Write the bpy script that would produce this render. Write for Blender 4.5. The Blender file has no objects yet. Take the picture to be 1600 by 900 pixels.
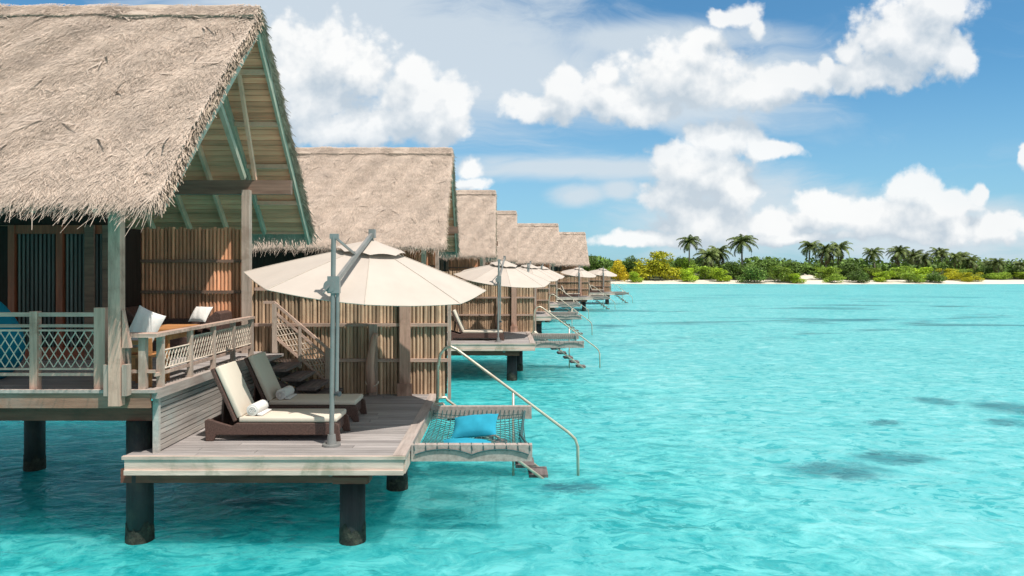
import bpy, math, random
import numpy as np
from mathutils import Vector, Matrix, Euler
random.seed(7)
rng = np.random.default_rng(7)
R = math.radians
scene = bpy.context.scene
COL = scene.collection

# ------------------------------------------------------------------ camera, sky, sun, exposure
# eye level is z = 0, the lagoon lies at z = WATER; +Y looks along the row of villas
WATER = -3.75
F, VX, VY = 1100.0, 785.0, 425.0
cam_d = bpy.data.cameras.new('camera')
cam = bpy.data.objects.new('camera', cam_d)
COL.objects.link(cam)
cam.location = (0, 0, 0)
cam.rotation_euler = (R(90), 0, 0)
cam_d.sensor_width = 36
cam_d.lens = F / 1600 * 36
cam_d.shift_x = (800 - VX) / 1600
cam_d.shift_y = -(450 - VY) / 1600
cam_d.clip_start = 0.1
cam_d.clip_end = 20000
scene.camera = cam
SUN_EL, SUN_AZ = 63.0, 134.0            # azimuth clockwise from +Y
to_sun = Vector((math.sin(R(SUN_AZ)) * math.cos(R(SUN_EL)), math.cos(R(SUN_AZ)) * math.cos(R(SUN_EL)), math.sin(R(SUN_EL))))
sd = bpy.data.lights.new('sun', 'SUN')
sun = bpy.data.objects.new('sun', sd)
COL.objects.link(sun)
sd.energy = 4.4
sd.angle = R(0.6)
sd.color = (1.0, 0.955, 0.89)
sun.rotation_euler = to_sun.to_track_quat('Z', 'Y').to_euler()
scene.view_settings.view_transform = 'Standard'
scene.view_settings.look = 'None'
scene.view_settings.exposure = 0.15
scene.view_settings.gamma = 1.0
scene.view_settings.use_curve_mapping = False
scene.cycles.max_bounces = 6
scene.cycles.diffuse_bounces = 2
scene.cycles.glossy_bounces = 2
scene.cycles.transmission_bounces = 2
scene.cycles.transparent_max_bounces = 6
scene.cycles.caustics_reflective = False
scene.cycles.caustics_refractive = False


class NT:
    """small helper for node trees"""
    def __init__(self, tree):
        self.t = tree

    def n(self, kind, **kw):
        nd = self.t.nodes.new(kind)
        for k, v in kw.items():
            setattr(nd, k, v)
        return nd

    def put(self, sock, v):
        if hasattr(v, 'is_linked'):
            self.t.links.new(v, sock)
        elif v is not None:
            if sock.type == 'RGBA' and len(v) == 3:
                v = (*v, 1)
            sock.default_value = v

    def math(self, op, a, b=None, c=None, clamp=False):
        nd = self.n('ShaderNodeMath', operation=op, use_clamp=clamp)
        self.put(nd.inputs[0], a)
        if b is not None: self.put(nd.inputs[1], b)
        if c is not None: self.put(nd.inputs[2], c)
        return nd.outputs[0]

    def vmath(self, op, a, b=None, out=0):
        nd = self.n('ShaderNodeVectorMath', operation=op)
        self.put(nd.inputs[0], a)
        if b is not None: self.put(nd.inputs[1], b)
        return nd.outputs[out]

    def mix(self, fac, a, b, blend='MIX'):
        nd = self.n('ShaderNodeMix', data_type='RGBA', blend_type=blend)
        self.put(nd.inputs[0], fac)
        self.put(nd.inputs[6], a)
        self.put(nd.inputs[7], b)
        return nd.outputs[2]

    def noise(self, vec, scale, detail=4, rough=0.55, dist=0.0, out=0):
        nd = self.n('ShaderNodeTexNoise')
        if vec is not None: self.put(nd.inputs['Vector'], vec)
        nd.inputs['Scale'].default_value = scale
        nd.inputs['Detail'].default_value = detail
        nd.inputs['Roughness'].default_value = rough
        nd.inputs['Distortion'].default_value = dist
        return nd.outputs[out]

    def ramp(self, v, lo, hi, a=0.0, b=1.0, smooth=True):
        nd = self.n('ShaderNodeMapRange', interpolation_type='SMOOTHSTEP' if smooth else 'LINEAR')
        nd.clamp = True
        self.put(nd.inputs[0], v)
        self.put(nd.inputs[1], lo); self.put(nd.inputs[2], hi)
        self.put(nd.inputs[3], a); self.put(nd.inputs[4], b)
        return nd.outputs[0]

    def scale3(self, vec, s):
        return self.vmath('MULTIPLY', vec, s)


# ---- sky: Nishita plus cumulus and cirrus placed by compass direction and elevation
CLOUDS = [  # centre and radii in hundredths of gonial units (u to the right of north, v above the horizon)
    (430, 150, 200, 130), (500, 90, 140, 80), (520, 205, 150, 46), (655, 165, 100, 70), (690, 195, 60, 40), (600, 190, 120, 42), (652, 112, 40, 34), (705, 165, 46, 58), (560, 110, 70, 55),
    (880, 140, 42, 52), (850, 168, 100, 30), (960, 150, 110, 46), (955, 116, 28, 26), (1070, 118, 165, 66), (1180, 150, 110, 36), (1100, 65, 42, 34), (1000, 170, 90, 34),
    (1240, 125, 90, 34), (1420, 60, 118, 82), (1460, 10, 90, 52), (1370, 112, 130, 44), (1495, 85, 42, 46), (1330, 85, 40, 28), (1290, 105, 26, 26),
    (1165, 22, 44, 26), (1185, 40, 20, 24), (1120, 25, 30, 20),
    (1125, 222, 84, 46), (1195, 238, 66, 22), (1085, 262, 92, 62), (1050, 300, 66, 46), (1150, 305, 58, 50), (1110, 345, 115, 50), (1120, 270, 80, 70),
    (1275, 318, 46, 28), (1300, 340, 84, 34), (1425, 298, 66, 38), (1480, 318, 66, 34), (1530, 300, 18, 20), (1400, 340, 150, 44), (1500, 360, 150, 36), (1565, 345, 62, 28), (1600, 240, 16, 26), (1210, 350, 90, 30),
    (735, 268, 26, 30), (730, 292, 48, 16), (1000, 375, 110, 16), (1250, 372, 120, 14),
]
VEIL = [(905, 305, 62, 26), (970, 297, 44, 24), (560, 40, 430, 190), (780, 110, 330, 120), (1080, 130, 330, 80), (1010, 60, 260, 40), (900, 262, 300, 26), (1160, 340, 260, 90), (1450, 370, 300, 80)]
world = bpy.data.worlds.new('World')
scene.world = world
world.use_nodes = True
world.node_tree.nodes.clear()
world.cycles.sampling_method = 'MANUAL'
world.cycles.sample_map_resolution = 256


def cloud_group(name, blobs, wn, wd, warp):
    g = bpy.data.node_groups.new(name, 'ShaderNodeTree')
    g.interface.new_socket('uv', in_out='INPUT', socket_type='NodeSocketVector')
    g.interface.new_socket('density', in_out='OUTPUT', socket_type='NodeSocketFloat')
    k = NT(g)
    gi, go = k.n('NodeGroupInput'), k.n('NodeGroupOutput')
    uv = gi.outputs[0]
    w = k.noise(uv, 9.0, 5, 0.6, 0.0, 1)
    w = k.vmath('SUBTRACT', w, (0.5, 0.5, 0.5))
    uvw = k.vmath('ADD', uv, k.vmath('MULTIPLY', w, (warp, warp * .8, 0)))
    cur = None
    for (px, py, rx, ry) in blobs:
        d = k.vmath('SUBTRACT', uvw, ((px - VX) / F, (VY - py) / F, 0))
        d = k.vmath('MULTIPLY', d, (F / rx, F / ry, 0))
        l = k.math('SUBTRACT', 1.0, k.vmath('LENGTH', d, out=1))
        cur = l if cur is None else k.math('SMOOTH_MAX', cur, l, 0.22)
    nz = k.noise(uv, 13.0, 9, 0.62, 0.1)
    vr = k.n('ShaderNodeTexVoronoi', feature='SMOOTH_F1')
    vr.inputs['Scale'].default_value = 30
    vr.inputs['Smoothness'].default_value = 0.7
    vr.inputs['Detail'].default_value = 2.0
    vr.inputs['Roughness'].default_value = 0.55
    k.put(vr.inputs['Vector'], uvw)
    puff = k.math('SUBTRACT', 0.42, vr.outputs['Distance'])
    den = k.math('ADD', cur, k.math('MULTIPLY', k.math('SUBTRACT', nz, 0.5), wn))
    den = k.math('ADD', den, k.math('MULTIPLY', puff, wd))
    fine = k.noise(uv, 70.0, 5, 0.6, 0.0)
    den = k.math('ADD', den, k.math('MULTIPLY', k.math('SUBTRACT', fine, 0.5), 0.34))
    g.links.new(den, go.inputs[0])
    return g


def build_world():
    k = NT(world.node_tree)
    out = k.n('ShaderNodeOutputWorld')
    bg = k.n('ShaderNodeBackground')
    sky = k.n('ShaderNodeTexSky', sky_type='NISHITA')
    sky.sun_disc = False
    sky.sun_elevation = R(SUN_EL)
    sky.sun_rotation = R(SUN_AZ)
    sky.altitude = 0
    sky.air_density = 1.0
    sky.dust_density = 0.6
    sky.ozone_density = 1.6
    geo = k.n('ShaderNodeNewGeometry')
    dirv = k.vmath('SCALE', geo.outputs['Incoming'])
    dirv.node.inputs['Scale'].default_value = -1.0
    sp = k.n('ShaderNodeSeparateXYZ')
    k.put(sp.inputs[0], dirv)
    yy = k.math('MAXIMUM', k.math('ABSOLUTE', sp.outputs[1]), 0.02)
    u = k.math('DIVIDE', sp.outputs[0], yy)
    v = k.math('DIVIDE', k.math('MAXIMUM', sp.outputs[2], 0.0), yy)
    cb = k.n('ShaderNodeCombineXYZ')
    k.put(cb.inputs[0], u); k.put(cb.inputs[1], v)
    uv = cb.outputs[0]
    g = cloud_group('cumulus_field', CLOUDS, 0.78, 0.40, 0.05)
    a = k.n('ShaderNodeGroup', node_tree=g)
    k.put(a.inputs[0], uv)
    b = k.n('ShaderNodeGroup', node_tree=g)
    k.put(b.inputs[0], k.vmath('ADD', uv, (0.012, 0.040, 0)))
    mask = k.ramp(a.outputs[0], -0.12, 0.25)
    lit = k.ramp(k.math('SUBTRACT', a.outputs[0], b.outputs[0]), -0.34, 0.46, smooth=False)
    # cirrus veil
    st = k.vmath('ADD', k.vmath('MULTIPLY', uv, (3.2, 13.0, 0)), k.vmath('MULTIPLY', k.noise(uv, 6.0, 3, 0.5, 0, 1), (0.8, 0.9, 0)))
    cir = k.noise(st, 1.0, 7, 0.62, 0.8)
    cur = None
    for (px, py, rx, ry) in VEIL:
        d = k.vmath('MULTIPLY', k.vmath('SUBTRACT', uv, ((px - VX) / F, (VY - py) / F, 0)), (F / rx, F / ry, 0))
        l = k.math('SUBTRACT', 1.0, k.vmath('LENGTH', d, out=1))
        cur = l if cur is None else k.math('SMOOTH_MAX', cur, l, 0.3)
    veil = k.ramp(k.math('ADD', cur, k.math('MULTIPLY', k.math('SUBTRACT', cir, 0.55), 1.5)), -0.2, 0.6, 0.0, 0.85)
    streak = k.ramp(cir, 0.52, 0.8, 0.0, 0.22)
    veil = k.math('MAXIMUM', veil, streak)
    # colours are radiances
    blue = k.vmath('SCALE', sky.outputs[0])
    blue.node.inputs['Scale'].default_value = SKY_GAIN
    blue = k.mix(1.0, blue, (0.50, 1.04, 1.26), 'MULTIPLY')
    hz = k.ramp(v, 0.0, 0.34, 0.58, 0.06)
    blue = k.mix(hz, blue, (0.37, 0.59, 0.76))
    ccol = k.mix(lit, (0.50, 0.575, 0.645), (0.91, 0.91, 0.90))
    soft = k.noise(uv, 5.0, 4, 0.5)
    ccol = k.mix(k.ramp(soft, 0.35, 0.7, 0.0, 0.25), ccol, (0.64, 0.69, 0.735))
    c1 = k.mix(veil, blue, (0.62, 0.69, 0.745))
    c2 = k.mix(k.math('MULTIPLY', mask, 0.92), c1, ccol)
    # broken cloud added overhead, out of view, to whiten and brighten the shade
    oh = k.noise(k.vmath('MULTIPLY', dirv, (1.0, 1.0, 0.6)), 2.6, 5, 0.6, 0.4)
    cover = k.math('MULTIPLY', k.ramp(oh, 0.40, 0.56), k.ramp(v, 0.42, 0.66))
    c2 = k.mix(cover, c2, k.mix(k.ramp(oh, 0.5, 0.75), (0.62, 0.62, 0.605), (0.46, 0.485, 0.50)))
    k.put(bg.inputs[0], c2)
    bg.inputs[1].default_value = 1.0
    # the rest of the sky dome, high overhead and behind, has the same added fill cloud
    back = k.ramp(sp.outputs[1], -0.1, 0.05, 1, 0)
    cover2 = k.math('MULTIPLY', k.ramp(oh, 0.40, 0.56), k.math('MAXIMUM', k.ramp(v, 0.42, 0.66), back))
    c3 = k.mix(cover2, blue, k.mix(k.ramp(oh, 0.5, 0.75), (0.62, 0.62, 0.605), (0.46, 0.485, 0.50)))
    bg2 = k.n('ShaderNodeBackground')
    k.put(bg2.inputs[0], c3)
    win = k.math('MULTIPLY', k.math('LESS_THAN', v, 0.66), k.math('GREATER_THAN', sp.outputs[1], 0.05))
    win = k.math('MULTIPLY', win, k.math('LESS_THAN', k.math('ABSOLUTE', u), 1.6))
    mx = k.n('ShaderNodeMixShader')
    k.put(mx.inputs[0], win)
    k.put(mx.inputs[1], bg2.outputs[0]); k.put(mx.inputs[2], bg.outputs[0])
    world.node_tree.links.new(mx.outputs[0], out.inputs[0])


SKY_GAIN = 0.094
build_world()

# ------------------------------------------------------------------ materials
MATS = {}


def new_mat(name):
    m = bpy.data.materials.new(name)
    m.use_nodes = True
    m.node_tree.nodes.clear()
    k = NT(m.node_tree)
    out = k.n('ShaderNodeOutputMaterial')
    return m, k, out


def mat(name, col, rough=0.7, tone=0.25, grain=None, namt=0.25, nscale=6.0, bump=0.0, bscale=30, spec=0.3, metal=0.0, stain=None, stain_amt=0.5, stain_scale=1.5, transl=0.0, objvar=0.0):
    """procedural surface: per-piece tone, stretched grain noise, blotchy stains"""
    m, k, out = new_mat(name)
    tc = k.n('ShaderNodeTexCoord')
    vec = tc.outputs['Object']
    gv = k.scale3(vec, grain) if grain else vec
    at = k.n('ShaderNodeAttribute', attribute_name='tone')
    c = k.mix(1.0, col, col)
    nz = k.noise(gv, nscale, 5, 0.6)
    f = k.ramp(nz, 0.3, 0.7, 1 - namt, 1 + namt, False)
    f = k.math('MULTIPLY', f, k.ramp(at.outputs['Fac'], 0, 1, 1 - tone, 1 + tone, False))
    if objvar:
        oi = k.n('ShaderNodeObjectInfo')
        f = k.math('MULTIPLY', f, k.ramp(oi.outputs['Random'], 0, 1, 1 - objvar, 1 + objvar, False))
    c = k.mix(1.0, col, f, 'MULTIPLY')
    if stain:
        s = k.noise(vec, stain_scale, 6, 0.65, 0.4)
        c = k.mix(k.ramp(s, 0.48, 0.68, 0, stain_amt), c, stain)
    p = k.n('ShaderNodeBsdfPrincipled')
    k.put(p.inputs['Base Color'], c)
    p.inputs['Roughness'].default_value = rough
    p.inputs['Metallic'].default_value = metal
    p.inputs['Specular IOR Level'].default_value = spec
    if bump:
        bn = k.noise(gv, bscale, 4, 0.6)
        bm = k.n('ShaderNodeBump')
        bm.inputs['Strength'].default_value = bump
        bm.inputs['Distance'].default_value = 0.02
        k.put(bm.inputs['Height'], bn)
        k.put(p.inputs['Normal'], bm.outputs[0])
    sh = p.outputs[0]
    if transl:
        t = k.n('ShaderNodeBsdfTranslucent')
        k.put(t.inputs[0], c)
        mx = k.n('ShaderNodeMixShader')
        mx.inputs[0].default_value = transl
        k.put(mx.inputs[1], sh); k.put(mx.inputs[2], t.outputs[0])
        sh = mx.outputs[0]
    k.put(out.inputs[0], sh)
    MATS[name] = m
    return m


GX, GY, GZ = (0.25, 3, 3), (3, 0.25, 3), (3, 3, 0.25)
M = {}
M['thatch'] = mat('thatch_straw', (0.575, 0.452, 0.362), 0.9, 0.24, None, 0.14, 2.6, 0.25, 40, 0.1, stain=(0.44, 0.35, 0.29), stain_amt=0.4, stain_scale=1.6, objvar=0.03)
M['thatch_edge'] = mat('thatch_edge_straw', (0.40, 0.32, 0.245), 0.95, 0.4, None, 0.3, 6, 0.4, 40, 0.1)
M['deck'] = mat('deck_boards', (0.345, 0.305, 0.285), 0.75, 0.22, GX, 0.22, 7, 0.15, 40, 0.25, stain=(0.25, 0.215, 0.205), stain_amt=0.45, stain_scale=0.8)
M['trim'] = mat('weathered_trim', (0.41, 0.33, 0.285), 0.75, 0.15, GY, 0.25, 6, 0.2, 40, 0.25, stain=(0.52, 0.47, 0.42), stain_amt=0.5)
M['fascia'] = mat('algae_stained_fascia', (0.64, 0.475, 0.39), 0.75, 0.12, GX, 0.25, 5, 0.2, 40, 0.25, stain=(0.34, 0.295, 0.215), stain_amt=0.85, stain_scale=1.7)
M['brownfascia'] = mat('brown_fascia', (0.32, 0.17, 0.115), 0.75, 0.15, GX, 0.35, 5, 0.2, 40, 0.25, stain=(0.34, 0.25, 0.2), stain_amt=0.6)
M['grey_wood'] = mat('silvered_wood', (0.48, 0.37, 0.30), 0.8, 0.15, GZ, 0.3, 5, 0.25, 40, 0.2, stain=(0.27, 0.185, 0.14), stain_amt=0.55, stain_scale=2.2)
M['post'] = mat('post_wood', (0.58, 0.365, 0.275), 0.8, 0.1, GZ, 0.3, 5, 0.25, 40, 0.2, stain=(0.23, 0.12, 0.085), stain_amt=0.65, stain_scale=1.6)
M['rail'] = mat('rail_wood', (0.52, 0.36, 0.285), 0.8, 0.15, GX, 0.3, 5, 0.2, 40, 0.2, stain=(0.27, 0.19, 0.15), stain_amt=0.5)
M['beam'] = mat('brown_beam', (0.24, 0.085, 0.055), 0.7, 0.15, GX, 0.35, 5, 0.2, 40, 0.3, stain=(0.13, 0.06, 0.04), stain_amt=0.6)
M['tiebeam'] = mat('tie_beam_wood', (0.24, 0.155, 0.115), 0.75, 0.1, GX, 0.3, 4, 0.2, 40, 0.2)
M['pile'] = mat('black_pile', (0.022, 0.024, 0.024), 0.55, 0.1, GZ, 0.4, 4, 0.3, 20, 0.4, stain=(0.06, 0.055, 0.04), stain_amt=0.6, stain_scale=2.0)
M['weed'] = mat('weed_crust', (0.035, 0.037, 0.028), 0.8, 0.1, None, 0.6, 14, 0.6, 40, 0.3, stain=(0.11, 0.11, 0.075), stain_amt=0.6, stain_scale=9)
M['bamboo'] = mat('bamboo_poles', (0.53, 0.36, 0.235), 0.55, 0.42, GZ, 0.3, 5, 0.15, 30, 0.35, stain=(0.26, 0.15, 0.09), stain_amt=0.55, stain_scale=1.3)
M['bamboo_wall'] = mat('bamboo_wall_poles', (0.74, 0.36, 0.20), 0.55, 0.4, GZ, 0.3, 5, 0.15, 30, 0.35, stain=(0.30, 0.20, 0.14), stain_amt=0.5, stain_scale=1.2)
M['dark_wood'] = mat('dark_backing', (0.035, 0.024, 0.018), 0.8, 0.1, GZ, 0.3, 5)
M['redwood'] = mat('red_brown_timber', (0.34, 0.10, 0.05), 0.5, 0.15, GZ, 0.3, 5, 0.1, 40, 0.4)
M['ceiling'] = mat('ceiling_planks', (0.95, 0.45, 0.27), 0.6, 0.28, GX, 0.25, 4, 0.1, 40, 0.3)
M['rafter'] = mat('painted_rafter', (0.86, 0.53, 0.37), 0.65, 0.2, None, 0.2, 3, 0.1, 40, 0.3)
M['green'] = mat('green_painted_timber', (0.42, 0.42, 0.315), 0.6, 0.12, None, 0.22, 3, 0.1, 40, 0.35, stain=(0.56, 0.50, 0.40), stain_amt=0.5, stain_scale=2.5)
M['rope'] = mat('white_rope', (0.62, 0.50, 0.40), 0.85, 0.15, None, 0.2, 8)
M['darkrope'] = mat('dark_net_rope', (0.05, 0.11, 0.11), 0.85, 0.2, None, 0.2, 8)
M['canopy'] = mat('cream_canvas', (0.55, 0.468, 0.40), 0.85, 0.04, None, 0.05, 2.0, 0.06, 300, 0.15, transl=0.04)
M['canopy_seam'] = mat('canvas_seam', (0.56, 0.475, 0.395), 0.85, 0.05, None, 0.1, 6)
M['metal'] = mat('grey_painted_metal', (0.24, 0.235, 0.22), 0.45, 0.1, None, 0.15, 4, 0, 1, 0.5, metal=0.1)
M['dmetal'] = mat('dark_metal', (0.05, 0.055, 0.06), 0.5, 0.1, None, 0.15, 4, 0, 1, 0.5)
M['steel'] = mat('tarnished_steel_tube', (0.62, 0.55, 0.43), 0.38, 0.1, None, 0.25, 3, 0, 1, 0.5, metal=0.45, stain=(0.45, 0.30, 0.18), stain_amt=0.5, stain_scale=3)
M['wicker'] = mat('brown_wicker', (0.105, 0.058, 0.045), 0.6, 0.2, (1, 1, 1), 0.45, 45, 0.6, 90, 0.4)
M['cushion'] = mat('cream_cushion', (0.68, 0.585, 0.475), 0.9, 0.05, None, 0.04, 3, 0.15, 8, 0.1)
M['towel'] = mat('white_towel', (0.78, 0.73, 0.68), 0.95, 0.05, None, 0.05, 20, 0.3, 120, 0.05)
M['turq'] = mat('turquoise_fabric', (0.030, 0.31, 0.43), 0.85, 0.05, None, 0.12, 4, 0.2, 10, 0.1)
M['teal'] = mat('teal_fabric', (0.01, 0.20, 0.29), 0.85, 0.05, None, 0.12, 4, 0.2, 10, 0.1)
M['table'] = mat('orange_hardwood', (0.50, 0.225, 0.085), 0.5, 0.15, GX, 0.25, 5, 0.1, 40, 0.35)
M['tread'] = mat('dark_tread', (0.17, 0.135, 0.125), 0.75, 0.15, GY, 0.3, 6, 0.2, 40, 0.2)
M['slat'] = mat('skirt_slats', (0.44, 0.39, 0.345), 0.8, 0.2, GY, 0.25, 6, 0.2, 40, 0.2, stain=(0.36, 0.43, 0.40), stain_amt=0.6)
M['screen'] = mat('bamboo_screen_reflection', (0.10, 0.115, 0.105), 0.45, 0.4, GZ, 0.3, 5, 0, 1, 0.5)  # dark teal of reflecting door glass put into the slat colour
M['sand'] = mat('beach_sand', (0.70, 0.62, 0.50), 0.95, 0, None, 0.10, 0.15)
M['soil'] = mat('island_ground', (0.10, 0.105, 0.045), 0.95, 0, None, 0.3, 0.1)
M['trunk'] = mat('palm_trunk', (0.23, 0.19, 0.15), 0.9, 0.2, (1, 1, 3), 0.3, 2)
M['leaf_dark'] = mat('dark_green_leaves', (0.125, 0.205, 0.035), 0.6, 0.65, None, 0.35, 0.6, transl=0.2, objvar=0.25)
M['leaf_mid'] = mat('green_leaves', (0.24, 0.345, 0.035), 0.6, 0.65, None, 0.35, 0.6, transl=0.25, objvar=0.3)
M['leaf_bright'] = mat('bright_green_leaves', (0.34, 0.46, 0.025), 0.6, 0.55, None, 0.35, 0.6, transl=0.25, objvar=0.2)
M['leaf_yellow'] = mat('yellow_green_leaves', (0.46, 0.44, 0.02), 0.6, 0.5, None, 0.35, 0.6, transl=0.25, objvar=0.1)
M['leaf_gold'] = mat('golden_leaves', (0.62, 0.47, 0.02), 0.6, 0.4, None, 0.3, 0.6, transl=0.25)
M['frond'] = mat('palm_fronds', (0.15, 0.19, 0.05), 0.5, 0.6, None, 0.3, 0.6, transl=0.2, objvar=0.2)
M['deadfrond'] = mat('dry_palm_fronds', (0.24, 0.17, 0.075), 0.7, 0.5, None, 0.3, 0.6, transl=0.2, objvar=0.2)


def reef_reflection_mask(k, v, ycoord):
    """coral heads and weed beds of the lagoon floor plus one painted reflection, laid out in metres"""
    rocks_reflection = None
    vd = k.vmath('ADD', v, k.vmath('MULTIPLY', k.vmath('SUBTRACT', k.noise(v, 1.5, 8, 0.72, 0, 1), (0.5, 0.5, 0.5)), (1.3, 1.8, 0)))
    for (x, d, rx, ry) in [(6.3, 13.3, 1.15, 0.8), (7.9, 14.2, 1.1, 0.6), (14.0, 19.4, 1.1, 1.3), (12.6, 20.5, 0.7, 0.7), (1.2, 12.2, 0.7, 0.35), (12.5, 17.5, 0.8, 0.5), (-4.0, 11.4, 0.9, 0.3), (9.5, 17.5, 0.6, 0.3)]:  # the patch at the ladder foot is a dark reflection painted in
        q = k.vmath('MULTIPLY', k.vmath('SUBTRACT', vd, (x, d, 0)), (1 / rx, 1 / ry, 0))
        l = k.ramp(k.vmath('LENGTH', q, out=1), 0.3, 1.15, 1, 0)
        rocks_reflection = l if rocks_reflection is None else k.math('MAXIMUM', rocks_reflection, l)
    band = k.math('MULTIPLY', k.ramp(ycoord, 32, 42), k.ramp(ycoord, 65, 130, 1, 0.25))
    n2 = k.noise(k.scale3(v, (0.35, 1, 1)), 0.20, 6, 0.66, 0.5)
    return k.math('MAXIMUM', rocks_reflection, k.math('MULTIPLY', k.ramp(n2, 0.53, 0.66), band))


def water_mat():
    m, k, out = new_mat('lagoon_water')
    tc = k.n('ShaderNodeTexCoord')
    v = tc.outputs['Object']
    sx = k.n('ShaderNodeSeparateXYZ')
    k.put(sx.inputs[0], v)
    vw = k.vmath('ADD', v, k.vmath('MULTIPLY', k.vmath('SUBTRACT', k.noise(v, 0.5, 3, 0.5, 0, 1), (0.5, 0.5, 0.5)), (1.2, 1.2, 0)))
    n1 = k.noise(k.scale3(vw, (0.8, 1.0, 1)), 2.7, 9, 0.75, 0.4)
    n2 = k.noise(k.scale3(vw, (0.7, 1.0, 1)), 0.22, 5, 0.6, 0.3)
    n3 = k.noise(k.scale3(v, (0.35, 1.0, 1)), 0.05, 5, 0.6, 0.3)
    open_ = k.ramp(k.math('ADD', sx.outputs[0], k.math('MULTIPLY', k.math('SUBTRACT', n2, 0.5), 14)), -3.0, 7.0)
    lo = k.mix(open_, (0.004, 0.29, 0.31), (0.075, 0.43, 0.45))
    hi = k.mix(open_, (0.085, 0.58, 0.56), (0.245, 0.63, 0.63))
    c = k.mix(k.ramp(n1, 0.37, 0.64, smooth=False), lo, hi)  # light and dark of ripples put into the colour
    c = k.mix(k.ramp(n2, 0.36, 0.66, 0, 0.5), c, k.mix(open_, (0.02, 0.39, 0.41), (0.13, 0.50, 0.515)))
    c = k.mix(k.ramp(n3, 0.52, 0.66, 0, 0.4), c, (0.05, 0.36, 0.41))
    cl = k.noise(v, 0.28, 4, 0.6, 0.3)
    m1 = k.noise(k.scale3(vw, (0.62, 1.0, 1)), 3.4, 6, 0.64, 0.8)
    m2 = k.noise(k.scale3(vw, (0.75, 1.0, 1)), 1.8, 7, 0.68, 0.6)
    c = k.mix(k.math('MULTIPLY', k.ramp(m2, 0.50, 0.62, 0, 0.6), k.ramp(cl, 0.36, 0.62, 0.3, 1)), c, k.mix(open_, (0.12, 0.66, 0.64), (0.33, 0.70, 0.70)))  # pale caustic web of light painted into the water colour
    c = k.mix(k.math('MULTIPLY', k.ramp(m1, 0.52, 0.61, 0, 0.9), k.ramp(cl, 0.62, 0.40, 0.25, 1)), c, k.mix(open_, (0.004, 0.25, 0.27), (0.035, 0.37, 0.39)))  # shade of wave troughs painted into the water colour
    reef_reflection = reef_reflection_mask(k, v, sx.outputs[1])
    c = k.mix(k.math('MULTIPLY', reef_reflection, k.ramp(m1, 0.30, 0.62, 1.0, 0.6)), c, (0.026, 0.150, 0.185))
    dif = k.n('ShaderNodeBsdfDiffuse')
    k.put(dif.inputs[0], c)
    ss = k.n('ShaderNodeSubsurfaceScattering', falloff='BURLEY')
    k.put(ss.inputs['Color'], c)
    ss.inputs['Scale'].default_value = 1.0
    ss.inputs['Radius'].default_value = (0.8, 3.6, 3.6)
    wb = k.n('ShaderNodeMixShader')
    wb.inputs[0].default_value = 0.8
    k.put(wb.inputs[1], dif.outputs[0]); k.put(wb.inputs[2], ss.outputs[0])
    tr = k.n('ShaderNodeBsdfTransparent')
    k.put(tr.inputs[0], (0.44, 0.92, 0.92))
    body = k.n('ShaderNodeMixShader')
    body.inputs[0].default_value = 0.12
    k.put(body.inputs[1], wb.outputs[0]); k.put(body.inputs[2], tr.outputs[0])
    w1 = k.noise(k.scale3(v, (0.75, 1.0, 1)), 1.2, 4, 0.55, 0.8)
    w2 = k.noise(k.scale3(v, (0.85, 1.0, 1)), 4.5, 3, 0.55, 0.4)
    w3 = k.noise(k.scale3(v, (0.4, 1.0, 1)), 0.35, 2, 0.5, 0.3)
    h = k.math('ADD', k.math('MULTIPLY', w1, 0.5), k.math('MULTIPLY', w2, 0.13))
    h = k.math('ADD', h, k.math('MULTIPLY', w3, 0.7))
    bm = k.n('ShaderNodeBump')
    bm.inputs['Strength'].default_value = 1.0
    bm.inputs['Distance'].default_value = 0.26
    k.put(bm.inputs['Height'], h)
    gl = k.n('ShaderNodeBsdfGlossy')
    gl.inputs['Roughness'].default_value = 0.16
    k.put(gl.inputs['Normal'], bm.outputs[0])
    k.put(dif.inputs['Normal'], bm.outputs[0])
    k.put(ss.inputs['Normal'], bm.outputs[0])
    fr = k.n('ShaderNodeFresnel')
    fr.inputs['IOR'].default_value = 1.33
    k.put(fr.inputs['Normal'], bm.outputs[0])
    ff = k.math('MULTIPLY', fr.outputs[0], 0.34)
    mx = k.n('ShaderNodeMixShader')
    k.put(mx.inputs[0], ff)
    k.put(mx.inputs[1], body.outputs[0]); k.put(mx.inputs[2], gl.outputs[0])
    k.put(out.inputs[0], mx.outputs[0])
    return m


def seabed_mat():
    m, k, out = new_mat('seabed_sand')
    tc = k.n('ShaderNodeTexCoord')
    v = tc.outputs['Object']
    n1 = k.noise(v, 0.35, 6, 0.6, 0.4)
    c = k.mix(k.ramp(n1, 0.35, 0.7), (0.58, 0.60, 0.50), (0.78, 0.76, 0.66))
    sp = k.n('ShaderNodeSeparateXYZ')
    k.put(sp.inputs[0], v)
    rr = reef_reflection_mask(k, v, sp.outputs[1])
    c = k.mix(k.math('MULTIPLY', rr, 0.8), c, (0.075, 0.085, 0.07))
    d = k.n('ShaderNodeBsdfDiffuse')
    k.put(d.inputs[0], c)
    k.put(out.inputs[0], d.outputs[0])
    return m


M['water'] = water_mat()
M['seabed'] = seabed_mat()
for kk in ('white_rope',):
    pass

# ------------------------------------------------------------------ mesh helpers
ORG = {}


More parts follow.
